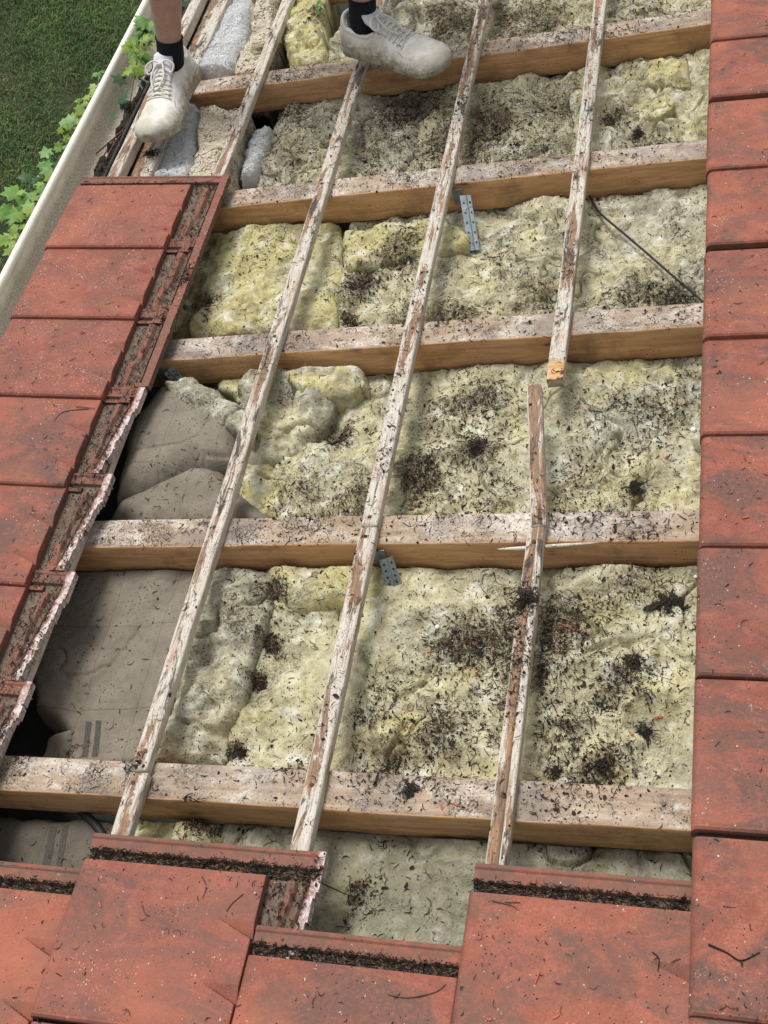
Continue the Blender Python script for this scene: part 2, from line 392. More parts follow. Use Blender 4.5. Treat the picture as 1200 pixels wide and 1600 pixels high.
# ------------------------------------------------------------------ setting: ground, lawn, house wall, ceiling below the insulation
GZ = -2.75
def lawn_mat():
    g = G('lawn_soil'); a = g.noise(1.6, 6, .7); b = g.noise(40, 5, .75)
    c = g.mix(g.mr(a, .4, .62), (.032, .055, .018), (.085, .085, .042)); c = g.mix(g.mr(b, .4, .7, 0, .7), c, (.018, .032, .009))
    return g.done(c, .95, [(b, .8, .03)])
def wall_mat():
    g = G('render_wall'); f = g.noise(60, 5, .7)
    return g.done(g.mix(f, (.50, .47, .41), (.62, .59, .52)), .9, [(f, .4, .004)])
W = Matrix.Identity(4)
def quad_sheet(name, x0, x1, y0, y1, z, mat, world=W, n=24):
    xs = np.linspace(x0, x1, n); ys = np.linspace(y0, y1, n); X, Y = np.meshgrid(xs, ys, indexing='ij')
    I = np.arange(n * n).reshape(n, n)
    F = np.stack([I[:-1, :-1].ravel(), I[1:, :-1].ravel(), I[1:, 1:].ravel(), I[:-1, 1:].ravel()], -1)
    return place(name, new_mesh(name, np.stack([X, Y, 0 * X + z], -1).reshape(-1, 3), [F], mat), world=world)
tag(quad_sheet('ground', -400, 400, -400, 400, GZ, lawn_mat()), kind='structure')

def box_geo(x0, x1, y0, y1, z0, z1):
    V = [(x, y, z) for x in (x0, x1) for y in (y0, y1) for z in (z0, z1)]
    return np.array(V), [np.array([[0, 1, 3, 2], [4, 6, 7, 5], [0, 4, 5, 1], [2, 3, 7, 6], [0, 2, 6, 4], [1, 5, 7, 3]])]
def box_obj(name, mat, *b, parent=None, world=None):
    a = Acc(); a.add(*box_geo(*b)); o = place(name, a.mesh(name, mat, False), parent=parent, world=world); return o
o = box_obj('house_wall', wall_mat(), -0.62, -0.50, -1.6, 4.2, GZ, -0.42, world=W)
tag(o, 'pale rendered house wall below the eaves of the opened roof', 'wall')
# black sheet below the insulation, its colour standing for the dark house interior
tag(box_obj('dark_interior_sheet', M['dark'], -.60, 2.3, -1.4, 4.0, -.235, -.225), kind='structure')

def lawn():
    rng = np.random.default_rng(3); n = 130000
    # patch of ground seen past the gutter
    P = []
    for (x, y) in ((-60, -60), (420, -60), (-60, 560), (240, 200)):
        d = CAM_M.T @ np.array([(x - 600) / F_PX, (y - 800) / F_PX, 1.0])
        R = np.array(ROOF.to_3x3()); c = R @ CAM_C; e = R @ d; s = (GZ - c[2]) / e[2]; P.append((c + s * e)[:2])
    P = np.array(P); lo = P.min(0) - .3; hi = P.max(0) + .3
    x = rng.uniform(lo[0], hi[0], n); y = rng.uniform(lo[1], hi[1], n)
    dens = fbm(x * 1.5, y * 1.5, 5) + .25 * fbm(x * 9, y * 9, 8)
    keep = rng.random(n) < np.clip(.72 + dens * 1.6, .12, 1); x = x[keep]; y = y[keep]; dens = dens[keep]; n = len(x)
    h = rng.uniform(.016, .045, n) * (1 + .6 * np.clip(dens, -.5, .5)); a = rng.uniform(0, 2 * np.pi, n); lean = rng.uniform(.2, 1.3, n)
    ca, sa = np.cos(a), np.sin(a); wd = rng.uniform(.0012, .0024, n)
    z = np.full(n, GZ)
    b1 = np.stack([x - sa * wd, y + ca * wd, z], -1); b2 = np.stack([x + sa * wd, y - ca * wd, z], -1)
    mx = x + ca * h * lean * .35; my = y + sa * h * lean * .35
    m1 = np.stack([mx - sa * wd * .8, my + ca * wd * .8, z + h * .6], -1); m2 = np.stack([mx + sa * wd * .8, my - ca * wd * .8, z + h * .6], -1)
    t = np.stack([x + ca * h * lean, y + sa * h * lean, z + h * (1.05 - .35 * lean)], -1)
    V = np.stack([b1, b2, m2, m1, t], 1).reshape(-1, 3); i = np.arange(n)[:, None] * 5
    mi = (rng.random(n) < .16 + .25 * (dens < -.1)).astype(int)
    mi[rng.random(n) < .28] += 2; mi = np.minimum(mi, 2)
    mats = [mat_plain('grass_green', (.095, .175, .042), .6, 0, .4, 3), mat_plain('grass_straw', (.25, .23, .12), .8, 0, .3, 3), mat_plain('grass_dark', (.048, .105, .026), .6, 0, .3, 3)]
    o = place('lawn_grass', new_mesh('lawn_grass', V, [i + np.array([[0, 1, 2, 3]]), i + np.array([[3, 2, 4]])], mats, np.concatenate([mi, mi])), world=W)
    tag(o, 'short patchy green lawn far below the gutter', 'grass', kind='stuff')
lawn()

# ------------------------------------------------------------------ timber
WR, HR = .0779, .0964
def ring(w, h, r=.0025, ks=7, kt=4):
    """closed cross-section (across, up), 0..w, -h..0, and which span is the top"""
    P = []; tp = []
    def side(a, b, k, t):
        for i in range(k):
            f = i / k; P.append((a[0] + (b[0] - a[0]) * f, a[1] + (b[1] - a[1]) * f)); tp.append(t)
    side((r, 0), (w - r, 0), ks, 1); side((w - r, 0), (w, -r), 2, 1)
    side((w, -r), (w, -h + r), kt, 0); side((w, -h + r), (w - r, -h), 1, 0)
    side((w - r, -h), (r, -h), 3, 0); side((r, -h), (0, -h + r), 1, 0)
    side((0, -h + r), (0, -r), kt, 0); side((0, -r), (r, 0), 1, 0)
    return np.array(P), np.array(tp)
def beam(name, length, w, h, axis, mats, seed=0, amp=.0012, seg=.02, bend=0.0, jag=(0, 0), chew=0.0):
    R, tp = ring(w, h); k = len(R); n = max(4, int(length / seg)); L = np.linspace(0, length, n + 1)
    V = np.zeros((n + 1, k, 3))
    for i, l in enumerate(L):
        a = R[:, 0].copy(); z = R[:, 1].copy()
        wob = bend * math.sin(math.pi * l / length)
        nz = fbm(l * 9 + R[:, 0] * 60, R[:, 1] * 60 + seed, seed, 3)
        nw = vn(l * 3, seed * 1.3 + np.sign(R[:, 0] - w / 2), seed + 5)
        a = a + wob + amp * 2.0 * nw + amp * nz; z = z + amp * 1.2 * nz * (tp > 0) + amp * vn(l * 2, 0, seed + 2)
        if chew:
            edge = np.minimum(R[:, 0], w - R[:, 0]) < .004
            ck = np.clip(vn(l * 26, R[:, 0] * 90, seed + 9) - .12, 0, 1) * chew
            z = z - np.where(edge & (R[:, 1] > -h * .5), ck, 0); a = a + np.where(edge, np.sign(w / 2 - R[:, 0]) * ck, 0)
        ll = np.full(k, l)
        if i == 0 and jag[0]: ll = ll + jag[0] * (vn(R[:, 0] * 150, R[:, 1] * 120, seed + 7) + .5)
        if i == n and jag[1]: ll = ll - jag[1] * (vn(R[:, 0] * 150, R[:, 1] * 120, seed + 8) + .5)
        V[i] = np.stack([ll, a, z], -1) if axis == 'x' else np.stack([a, ll, z], -1)
    V = V.reshape(-1, 3)
    c = len(V); V = np.concatenate([V, [V[:k].mean(0), V[-k:].mean(0)]])
    I = np.arange((n + 1) * k).reshape(n + 1, k); J = np.roll(I, -1, 1)
    Q = np.stack([I[:-1], J[:-1], J[1:], I[1:]], -1).reshape(-1, 4)
    mi = np.tile(1 - tp, (n, 1)).ravel()
    T1 = np.stack([J[0], I[0], np.full(k, c)], -1); T2 = np.stack([I[-1], J[-1], np.full(k, c + 1)], -1)
    if axis == 'x': Q = Q[:, ::-1]; T1 = T1[:, ::-1]; T2 = T2[:, ::-1]
    return new_mesh(name, V, [Q, np.concatenate([T1, T2])], mats, np.concatenate([mi, np.ones(2 * k, int)]))

def nail(parent, x, y, z, r=.0045):
    a = Acc(); t = np.linspace(0, 2 * np.pi, 11)[:-1]
    V = [(x + math.cos(q) * r * s, y + math.sin(q) * r * s, z + dz) for s, dz in ((1, -.004), (1.0, .0006), (.75, .0013)) for q in t] + [(x, y, z + .0012)]
    F = [[i * 10 + j, i * 10 + (j + 1) % 10, (i + 1) * 10 + (j + 1) % 10, (i + 1) * 10 + j] for i in range(2) for j in range(10)]
    a.add(V, [np.array(F), np.array([[20 + j, 20 + (j + 1) % 10, 30] for j in range(10)])])
    return place('nail', a.mesh('nail', M['rust']), parent=parent)

RAF = [(1, 2.4), (2, 1.8), (3, 1.2), (4, .6), (5, 0.0), (0, 3.0), (6, -.6)]
DU = {1: .0029, 2: .0004, 3: -.0052, 4: .0004, 5: .0015, 0: 0, 6: 0}
RL = {1: 'second rafter from the top, under the white shoe on the right', 2: 'rafter with the upper galvanised strap hanging off it',
      3: 'rafter just above the broken end of the right hand batten', 4: 'rafter carrying the lower galvanised strap, level with the brown folded paper',
      5: 'nearest rafter, lowest in the photo, running above the front tiles', 0: 'rafter at the very top edge of the photo behind the shoes',
      6: 'rafter hidden under the front tiles'}
for k, u in RAF:
    v0 = {1: -.565, 0: -.565, 2: -.6}.get(k, -.6); u += DU[k]
    if k == 6: continue
    t = place('rafter', beam('rafter', 2.3 - v0, WR, HR, 'x', [M['top'], M['side']], seed=k * 3 + 1, amp=.0015), (v0, u, 0))
    tag(t, 'pine ' + RL[k], 'rafter', 'pine rafters across the opening')

def batten(v, u0, u1, label, seed, n0=0.0, rot=0.0, mat='bat', jag=(0, 0), w=.0373, h=.025, nails=(), tilt=0.0, chew=.003, bend=0.0, name='batten', cat='batten', group='roof battens'):
    t = empty(name, (v, u0, n0), Matrix.Rotation(rot, 3, 'Z') @ Matrix.Rotation(tilt, 3, 'X'))
    me = beam('timber', u1 - u0, w, h, 'y', [M[mat], M['bat_side']], seed=seed, amp=.0014, seg=.012, jag=jag, chew=chew, bend=bend)
    me.transform(Matrix.Translation((0, 0, h)))
    place('timber', me, parent=t)
    for (a, b) in nails: nail(t, a, b - u0, h + .0002)
    tag(t, label, cat, group); return t
batten(.0247, .048, 3.1, 'longest flaking white batten at left, from the nearest rafter up to under the right shoe', 11, nails=[(.016, .066), (.018, .635), (.02, 1.23), (.018, 1.83)], jag=(.002, 0), bend=.002)
batten(.0265, -.62, .045, 'short yellowish batten end nailed to the nearest rafter just above the front tile', 12, mat='bat_brown', nails=[(.014, .022)], jag=(.0, .003))
batten(.3854, .632, 3.1, 'middle batten crossing four rafters, upper length with a crack at its low end', 13, nails=[(.017, .655), (.02, 1.225), (.018, 1.84), (.018, 2.43)], jag=(.003, 0), bend=-.003)
batten(.3870, -.62, .629, 'middle batten, lower length split down from its joint on the rafter', 14, nails=[(.016, .603), (.018, .037)], jag=(0, .003), bend=.002)
bc = batten(.7477, 1.086, 3.1, 'right hand batten ending in a broken orange stump below the third rafter', 15, nails=[(.016, 1.24), (.018, 1.84), (.018, 2.44)], jag=(.004, 0), mat='bat')
_m = beam('broken_end', .062, .0373, .025, 'y', [M['side'], M['bat_side']], seed=77, amp=.0022, seg=.005, jag=(.020, 0), chew=.008); _m.transform(Matrix.Translation((.0004, -.060, .0248))); place('broken_end', _m, parent=bc)['label'] = 'torn orange brown end of the batten'
a0, b0 = px(822, 600, .04), px(829, 822, .03)
L = math.hypot(a0[0] - b0[0], a0[1] - b0[1])
batten(b0[0], b0[1], b0[1] + L, 'short loose leaning piece of broken batten between the third and fourth rafter', 16, n0=.004, rot=math.atan2(-(a0[0] - b0[0]), a0[1] - b0[1]), tilt=.02, jag=(.004, .006), mat='bat_brown', w=.034)
batten(.7477, -.62, .628, 'right hand batten, lower length with a clump of black moss on it', 17, nails=[(.017, .035), (.016, .585)], jag=(0, .004), mat='bat_brown', w=.020, chew=.002)
batten(.7690, -.62, .635, 'narrow split off strip lying along the right side of the mossy lower batten', 18, jag=(0, .006), mat='bat', w=.0145, chew=.002)
batten(-.322, 1.86, 3.1, 'flaking batten at left ending at the top left roof tile', 19, mat='bat', nails=[(.018, 2.43)])
batten(-.322, -.62, 1.85, 'batten under the head of the left hand tiles', 20, mat='bat_brown')
batten(1.108, -.62, 3.1, 'batten under the right hand tiles', 21, mat='bat_brown')
# eaves boards
batten(-.648, 1.2, 3.3, 'weathered white topped eaves batten left of the left shoe', 22, n0=.034, w=.042, h=.036, name='eaves_batten', cat='eaves batten', group='eaves boards')
batten(-.604, 1.2, 3.3, 'bare brown eaves board running beside the white foam', 23, n0=.004, mat='bat_brown', w=.070, h=.026, name='eaves_board', cat='eaves board', group='eaves boards')
# splinter lying on the fourth rafter
sp = [(*px(778, 858, .004), .004), (*px(820, 857, .005), .006), (*px(880, 852, .006), .006), (*px(935, 848, .004), .004)]
V, F = tube_geo(smooth_path(sp, 14), [.0008, .002, .0032, .0042, .0046, .0048, .0048, .0046, .0044, .004, .0035, .003, .002, .0008], 6)
tag(place('wood_splinter', new_mesh('wood_splinter', V, F, M['bat_side'])), 'long pale wood splinter on the edge of the fourth rafter', 'splinter')

# ------------------------------------------------------------------ insulation
HEAPS = [(620, 640, 60, 150), (700, 640, 60, 150), (470, 770, 50, 130), (560, 790, 50, 150), (900, 740, 60, 130), (1040, 620, 60, 120), (950, 1080, 60, 170), (600, 1080, 60, 130), (560, 1130, 60, 130), (1000, 900, 70, 120), (900, 330, 60, 90), (420, 400, 50, 70), (470, 250, 60, 160), (530, 200, 60, 160), (870, 160, 50, 150), (1040, 230, 50, 100), (640, 380, 60, 90), (780, 390, 60, 120), (440, 620, 40, 70), (900, 1240, 80, 60), (340, 830, 60, 60), (240, 835, 60, 60), (470, 830, 60, 70), (700, 505, 60, 120), (430, 535, 60, 70), (860, 235, 60, 120), (440, 310, 60, 110), (620, 290, 60, 110), (350, 130, 40, 80), (900, 80, 50, 110), (1050, 45, 50, 110), (650, 745, 55, 420), (760, 770, 60, 160), (745, 700, 40, 160), (530, 675, 22, 160), (640, 170, 60, 420), (760, 205, 70, 650), (700, 235, 70, 380), (580, 240, 50, 160), (905, 1225, 60, 120),
         (690, 1140, 60, 260), (760, 1010, 60, 330), (840, 980, 60, 300), (900, 985, 70, 260), (830, 1060, 50, 300), (700, 1010, 50, 180), (610, 1190, 40, 100), (1000, 460, 60, 260), (1060, 470, 40, 200), (860, 470, 60, 200),
         (560, 440, 30, 260), (620, 405, 50, 200), (545, 495, 14, 120), (640, 500, 50, 120), (950, 640, 60, 140), (760, 620, 50, 180), (1000, 700, 70, 140), (430, 930, 25, 120), (420, 1000, 16, 120), (400, 1060, 12, 120), (365, 1170, 14, 110),
         (770, 30, 60, 300), (690, 20, 50, 220), (850, 30, 50, 160), (960, 90, 40, 120), (960, 190, 30, 120), (700, 60, 40, 150), (320, 480, 20, 140), (450, 170, 45, 220), (390, 190, 30, 120), (505, 60, 14, 40),
         (800, 70, 40, 100), (640, 505, 60, 90), (720, 510, 50, 150), (890, 820, 60, 160), (980, 815, 60, 140), (480, 820, 60, 60), (700, 820, 60, 90), (470, 1210, 30, 90), (240, 1225, 14, 90), (590, 1215, 60, 120), (1000, 20, 60, 130), (820, 260, 60, 120), (1000, 235, 50, 120), (560, 290, 60, 110),
         (330, 125, 30, 60), (315, 110, 30, 40), (555, 1390, 30, 60), (310, 1290, 20, 90), (990, 1060, 50, 100), (880, 1150, 50, 130), (950, 1190, 50, 160), (800, 1130, 60, 120), (270, 310, 20, 70), (290, 300, 20, 60), (60, 1190, 20, 80), (90, 1170, 15, 60)]
HS = []
for (x, y, r, c) in HEAPS:
    v0, u0 = px(x, y, -.09); v1, _ = px(x + r, y, -.09); HS.append((v0, u0, abs(v1 - v0) * .75, min(1.0, c / (r * r) * 8)))
def add_soil(me, b):
    co = np.zeros(len(me.vertices) * 3, np.float32); me.vertices.foreach_get('co', co); co = co.reshape(-1, 3) + b
    d = np.zeros(len(co))
    for v0, u0, r, k in HS: d += k * np.exp(-((co[:, 0] - v0) ** 2 + (co[:, 1] - u0) ** 2) / r ** 2)
    d = np.clip(d, 0, 1.2) + .10 * (fbm(co[:, 0] * 3, co[:, 1] * 3, 91, 3) > .12)
    me.attributes.new('soil', 'FLOAT', 'POINT').data.foreach_set('value', d.astype(np.float32))
def add_fibres(o, per_m2, mat, seed, lmin=.008, lmax=.026, wd=.00020, lift=.35):
    me = o.data; n = len(me.polygons); ar = np.zeros(n, np.float32); me.polygons.foreach_get('area', ar); nm = np.zeros(n * 3, np.float32); me.polygons.foreach_get('normal', nm); nm = nm.reshape(-1, 3)
    ce = np.zeros(n * 3, np.float32); me.polygons.foreach_get('center', ce); ce = ce.reshape(-1, 3)
    ok = (nm[:, 2] > .15); p = ar * ok; m = int(p.sum() * per_m2); q = np.random.default_rng(seed); idx = q.choice(n, m, p=(p / p.sum()).astype(float) / (p / p.sum()).astype(float).sum())
    N = nm[idx]; P0 = ce[idx] + q.normal(0, .0015, (m, 3)) * [1, 1, 0]
    T = q.normal(0, 1, (m, 3)); T -= N * (T * N).sum(1)[:, None]; T /= np.linalg.norm(T, axis=1)[:, None]; B = np.cross(N, T); L_ = q.uniform(lmin, lmax, m)[:, None]; cu = q.normal(0, .35, m)[:, None]; li = (q.random(m) ** 2 * lift)[:, None]
    V = []
    for t in (-.5, -.1, .25, .5):
        c = P0 + T * L_ * t + B * L_ * cu * t * t * 2 + N * (.0006 + L_ * li * np.clip(t + .3, 0, 1) * .6) - N * .0012 * (t < -.4)
        w_ = wd * (1 - abs(t) * .6); V += [c + B * w_ + N * w_ * .3, c - B * w_]
    V = np.stack(V, 1).reshape(-1, 3); F = np.concatenate([np.arange(m)[:, None] * 8 + np.array([[2 * a, 2 * a + 1, 2 * a + 3, 2 * a + 2]]) for a in range(3)])
    f_ = place('fibres', new_mesh('fibres', V, [F], M[mat]), parent=o); f_['kind'] = 'stuff'; return f_
def batt(name, poly, top, seed, mat, label, cat='insulation', r=.035, lump=.024, fine=.0080, fn=None, step=.0034, base=-.215, n0=-.1, group=None, pixels=True, wrinkle=.0, crease=.6, billow=1.7, edge=.034, crack=.026, fib=7000, micro=.0018):
    P = np.array([px(x, y, n0) for x, y in poly]) if pixels else np.array(poly, float)
    c = P.mean(0); lo = P.min(0); hi = P.max(0)
    xs = np.arange(lo[0] - step, hi[0] + 2 * step, step); ys = np.arange(lo[1] - step, hi[1] + 2 * step, step)
    X, Y = np.meshgrid(xs, ys, indexing='ij'); D = poly_sd(X, Y, P) + .010 * fbm(X * 18, Y * 18, seed, 3)
    e = np.clip(D / r, 0, 1); e = np.sqrt(np.clip(1 - (1 - e) ** 2, 0, 1))
    H = top + .3 * lump * (fbm(X * 18, Y * 18, seed + 41, 2)) + lump * (fbm(X * 7, Y * 7, seed + 1, 3)) * 1.6 + fine * fbm(X * 30, Y * 30, seed + 2, 3) * 1.2 + (fine * 1.5) * (.35 - np.abs(fbm(X * 16, Y * 16, seed + 9, 3))) + fine * .9 * (.3 - np.abs(fbm(X * 48, Y * 48, seed + 12, 2))) + micro * fbm(X * 130, Y * 130, seed + 3, 2)
    rd = np.abs(fbm(X * 5, Y * 5, seed + 6, 3)); H = H - lump * crease * np.exp(-(rd / .03) ** 2) * np.clip(fbm(X * 9, Y * 9, seed + 15, 2) * 3 + .3, 0, 1) + lump * billow * (.4 - np.abs(fbm(X * 9, Y * 9, seed + 17, 3)))
    cr = np.abs(fbm(X * 4.2 + .15 * fbm(X * 20, Y * 20, seed + 31, 2), Y * 4.2, seed + 30, 3)); H = H - crack * np.exp(-(cr / .012) ** 2) * np.clip(fbm(X * 5, Y * 5, seed + 33, 2) * 4 + .2, 0, 1)
    if wrinkle: H = H + wrinkle * np.sin(60 * (X + .4 * Y) + 8 * fbm(X * 6, Y * 6, seed + 4, 2)) * fbm(X * 5, Y * 5, seed + 5, 2)
    if fn is not None: H = H + fn(X, Y)
    for _k, _u in RAF:
        dd = np.maximum(np.maximum((_u + DU[_k]) - Y, Y - (_u + DU[_k] + WR)), 0); H = np.where((P[:, 1].max() > _u - .05) & (dd < .12), np.minimum(H, -.101 + 2.6 * dd), H)
    Z = H - edge * (1 - e)
    cell = (D[:-1, :-1] > 0) & (D[1:, 1:] > 0) & (D[1:, :-1] > 0) & (D[:-1, 1:] > 0)
    V, F, _ = hf_solid(xs, ys, Z, np.full_like(Z, base - .003), cell)
    b = np.array([c[0], c[1], base]); V = V - b
    me = new_mesh(name, V, F, M[mat]); add_soil(me, b); o = place(name, me, tuple(b))
    if fib and mat.startswith('wool') and 'short_' not in label and len(F[0]) > 900: add_fibres(o, fib, 'fib_y' if mat == 'wool_y' else 'fib', seed) if mat != 'wool_o' else None
    return tag(o, label, cat, group)
def bumps(*L):
    """(px,py,radius,height) gaussian mounds at photo pixels"""
    C = [(*px(x, y, -.09), r, h) for x, y, r, h in L]
    def f(X, Y):
        s = 0
        for cx, cy, r, h in C: s = s + h * np.exp(-((X - cx) ** 2 + (Y - cy) ** 2) / r ** 2)
        return s
    return f
GB = 'mineral wool batts between the rafters'
def bay(k, v0, v1, left=None, right=None):
    """poly in roof coords for the bay below rafter k (far side runs a little under it)"""
    u1 = dict((a, b) for a, b in RAF)[k] + .03; u0 = u1 - .6 + .02
    return [(v0[0], u0), (v1[0], u0), (v1[1], u1), (v0[1], u1)]
# bay between fourth and fifth rafter
batt('insulation_batt', bay(4, (.15, .172), (1.5, 1.5)), -.092, 31, 'wool', 'big pale batt right of the torn seam above the nearest rafter, strewn with moss', pixels=False, group=GB,
     fn=bumps((900, 1000, .12, .012), (600, 1010, .1, .012), (520, 1080, .08, .016), (470, 1060, .05, .012), (1010, 1150, .1, -.012), (760, 1100, .1, .01)))
batt('insulation_batt', [(322, 880), (440, 880), (436, 960), (395, 1080), (352, 1200), (232, 1200), (262, 1110), (300, 1000)], -.080, 32, 'wool_g', 'crumpled grey and yellow wool strip between brown paper and torn seam above the nearest rafter', lump=.032, fine=.011, r=.03, group=GB, wrinkle=.02,
     fn=bumps((380, 980, .07, .02), (330, 1090, .05, .02), (300, 1160, .04, -.015)))
batt('insulation_scrap', [(425, 872), (612, 872), (600, 940), (560, 955), (455, 962), (428, 940)], -.078, 33, 'wool_y', 'yellow folded wool scrap under the rafter left of the lower strap', lump=.02, r=.03, group='loose scraps of mineral wool')
# bay three-four
batt('insulation_batt', bay(3, (.05, .12), (1.5, 1.5)), -.096, 34, 'wool', 'pale yellow batt above the fourth rafter with dark debris heap in its middle', pixels=False, group=GB, lump=.022,
     fn=bumps((560, 780, .1, .012), (900, 650, .09, .014), (980, 760, .1, .012), (520, 670, .035, -.05), (700, 780, .1, -.01)))
batt('insulation_scrap', [(385, 585), (575, 582), (580, 615), (540, 640), (500, 700), (440, 735), (395, 740), (372, 680)], -.068, 35, 'wool_g', 'crumpled grey white wool fold between left batten and middle batten below the third rafter', lump=.035, fine=.012, r=.03, group='loose scraps of mineral wool', wrinkle=.02)
batt('insulation_scrap', [(380, 720), (430, 730), (455, 760), (440, 815), (395, 815), (362, 780)], -.070, 36, 'wool_y', 'yellow wool tuft beside the folded brown paper above the fourth rafter', lump=.025, r=.03, group='loose scraps of mineral wool')
batt('insulation_scrap', [(470, 590), (575, 596), (578, 622), (530, 650), (478, 648), (455, 615)], -.045, 37, 'wool_y', 'yellow curled lip of wool below the third rafter beside the dark hole', lump=.02, r=.025, group='loose scraps of mineral wool')
# bay two-three
batt('insulation_batt', [(262, 530), (300, 358), (533, 352), (540, 420), (530, 535)], -.082, 38, 'wool_y', 'rounded yellowish batt block at left between the second and third rafter', group=GB, r=.04, lump=.024,
     fn=bumps((420, 410, .09, .016), (330, 460, .05, .01)))
batt('insulation_batt', bay(2, (.15, .085), (1.03, .775)), -.094, 39, 'wool', 'dirt speckled batt behind the upper strap, in the middle between second and third rafter', pixels=False, group=GB,
     fn=bumps((800, 440, .1, .015), (600, 450, .05, -.02), (680, 470, .1, .01)))
batt('insulation_scrap', [(537, 372), (700, 350), (742, 380), (735, 400), (600, 425), (545, 432)], -.070, 40, 'wool_y', 'flat yellow wool edge under the rafter left of the upper strap', r=.02, lump=.008, group='loose scraps of mineral wool')
batt('insulation_batt', bay(2, (.995, .745), (1.5, 1.5)), -.088, 41, 'wool_g', 'smooth grey batt right of the black cable beside the right hand tiles', pixels=False, group=GB, lump=.012)
# bay one-two
batt('insulation_batt', bay(1, (-.30, -.26), (.21, .30)), -.094, 42, 'wool_g', 'grey dusty batt between left and middle batten below the first full rafter', pixels=False, group=GB, fn=bumps((440, 240, .08, .02), (560, 220, .08, .018)))
batt('insulation_batt', bay(1, (.19, .28), (.735, .70)), -.090, 43, 'wool_d', 'batt buried in dark twigs and debris between middle and right batten', pixels=False, group=GB, lump=.024)
batt('insulation_batt', bay(1, (.715, .68), (1.5, 1.5)), -.092, 44, 'wool', 'lumpy batt with bright yellow tufts at upper right beside the tiles', pixels=False, group=GB, lump=.03, fine=.010,
     fn=bumps((1040, 150, .05, .03), (1020, 195, .05, .035), (950, 200, .05, .02), (985, 165, .03, -.03)))
batt('insulation_scrap', [(1012, 110), (1075, 112), (1080, 150), (1025, 160), (1005, 140)], -.058, 45, 'wool_y', 'upper bright yellow tuft of wool beside the right hand tiles', r=.06, lump=.02, fine=.012, group='loose scraps of mineral wool')
batt('insulation_scrap', [(995, 175), (1045, 160), (1062, 190), (1035, 210), (990, 205)], -.045, 46, 'wool_y', 'lower bright yellow tuft of wool beside the right hand tiles', r=.03, lump=.02, fine=.012, group='loose scraps of mineral wool')
# bay above the first
batt('insulation_batt', bay(0, (-.14, -.14), (.33, .37)), -.085, 47, 'wool_g', 'torn grey batt behind the right shoe at the top edge', pixels=False, group=GB, lump=.04, fine=.012, fn=bumps((650, 30, .06, .04)))
batt('insulation_batt', bay(0, (.31, .35), (1.5, 1.5)), -.090, 48, 'wool_d', 'dirty batt along the top edge right of the right shoe', pixels=False, group=GB, lump=.03)
batt('insulation_scrap', [(442, -60), (512, -60), (508, 60), (512, 108), (455, 112), (440, 60)], -.015, 49, 'wool_y', 'upright yellow roll of wool left of the right shoe with a green leaf on it', r=.035, lump=.03, fine=.012, n0=-.03, group='loose scraps of mineral wool')
batt('insulation_scrap', [(390, 15), (436, -20), (440, 70), (400, 130), (392, 90)], -.035, 50, 'wool_g', 'grey wool lump between the foam and the upright roll', r=.03, lump=.03, n0=-.03, group='loose scraps of mineral wool')
# bay below the fifth
batt('insulation_batt', bay(5, (.20, .18), (1.5, 1.5)), -.105, 51, 'wool_o', 'smooth olive shaded batt in the gap in front of the nearest rafter', pixels=False, group=GB, lump=.016, fine=.004)
batt('insulation_batt', [(205, 1275), (345, 1275), (350, 1360), (210, 1360)], -.10, 52, 'wool_y', 'small lumpy yellow batt left of the hole in front of the nearest rafter', group=GB, lump=.04, fine=.01)

# brown paper facing
def stripes(o, segs, w=.011, lift=.0025):
    pass
def paper(name, poly, top, seed, label, mat='paper', fn=None, r=.02, base=-.21, n0=-.1, lump=.006, group='brown kraft paper facings'):
    return batt(name, poly, top, seed, mat, label, 'paper facing', crack=.006, crease=0, billow=.3, edge=.09, r=r, lump=lump, fine=.0015, fn=fn, base=base, n0=n0, group=group)
def ramp(p0, p1, h):
    a = np.array(px(*p0, -.09)); b = np.array(px(*p1, -.09)); e = (b - a); L2 = e @ e
    return lambda X, Y: h * np.clip(((X - a[0]) * e[0] + (Y - a[1]) * e[1]) / L2, 0, 1)
paper('paper_facing', [(95, 870), (325, 870), (305, 1000), (268, 1120), (246, 1205), (90, 1205), (95, 1150), (52, 1110), (46, 1060), (66, 960)], -.088, 61, 'broad flat brown paper sheet at left between fourth and nearest rafter', r=.03,
      fn=lambda X, Y: .010 * np.sin(14 * X + 5 * Y) - .012 * np.exp(-((X + .25 - .5 * (Y - .2)) / .03) ** 2))
paper('paper_facing', [(62, 1140), (118, 1120), (128, 1160), (110, 1205), (40, 1205)], -.13, 62, 'crumpled scrap of brown paper at the bottom left of the broad sheet', r=.02, lump=.03)
paper('paper_facing', [(165, 775), (195, 650), (245, 585), (300, 592), (388, 648), (366, 725), (300, 722), (240, 752)], -.020, 63, 'rolled over brown paper fold under the third rafter at left', r=.075, lump=.009, n0=-.03,
      fn=lambda X, Y: .0)
paper('paper_facing', [(150, 825), (178, 775), (230, 748), (300, 716), (350, 722), (375, 760), (425, 800), (425, 828)], -.050, 64, 'lower brown paper fold resting above the fourth rafter at left', r=.06, lump=.008, n0=-.06)
paper('paper_facing', [(-90, 1260), (215, 1270), (200, 1345), (120, 1420), (-90, 1420)], -.100, 65, 'dirty brown paper with dark printed stripes at the bottom left', mat='paper_dark', r=.03, lump=.01)
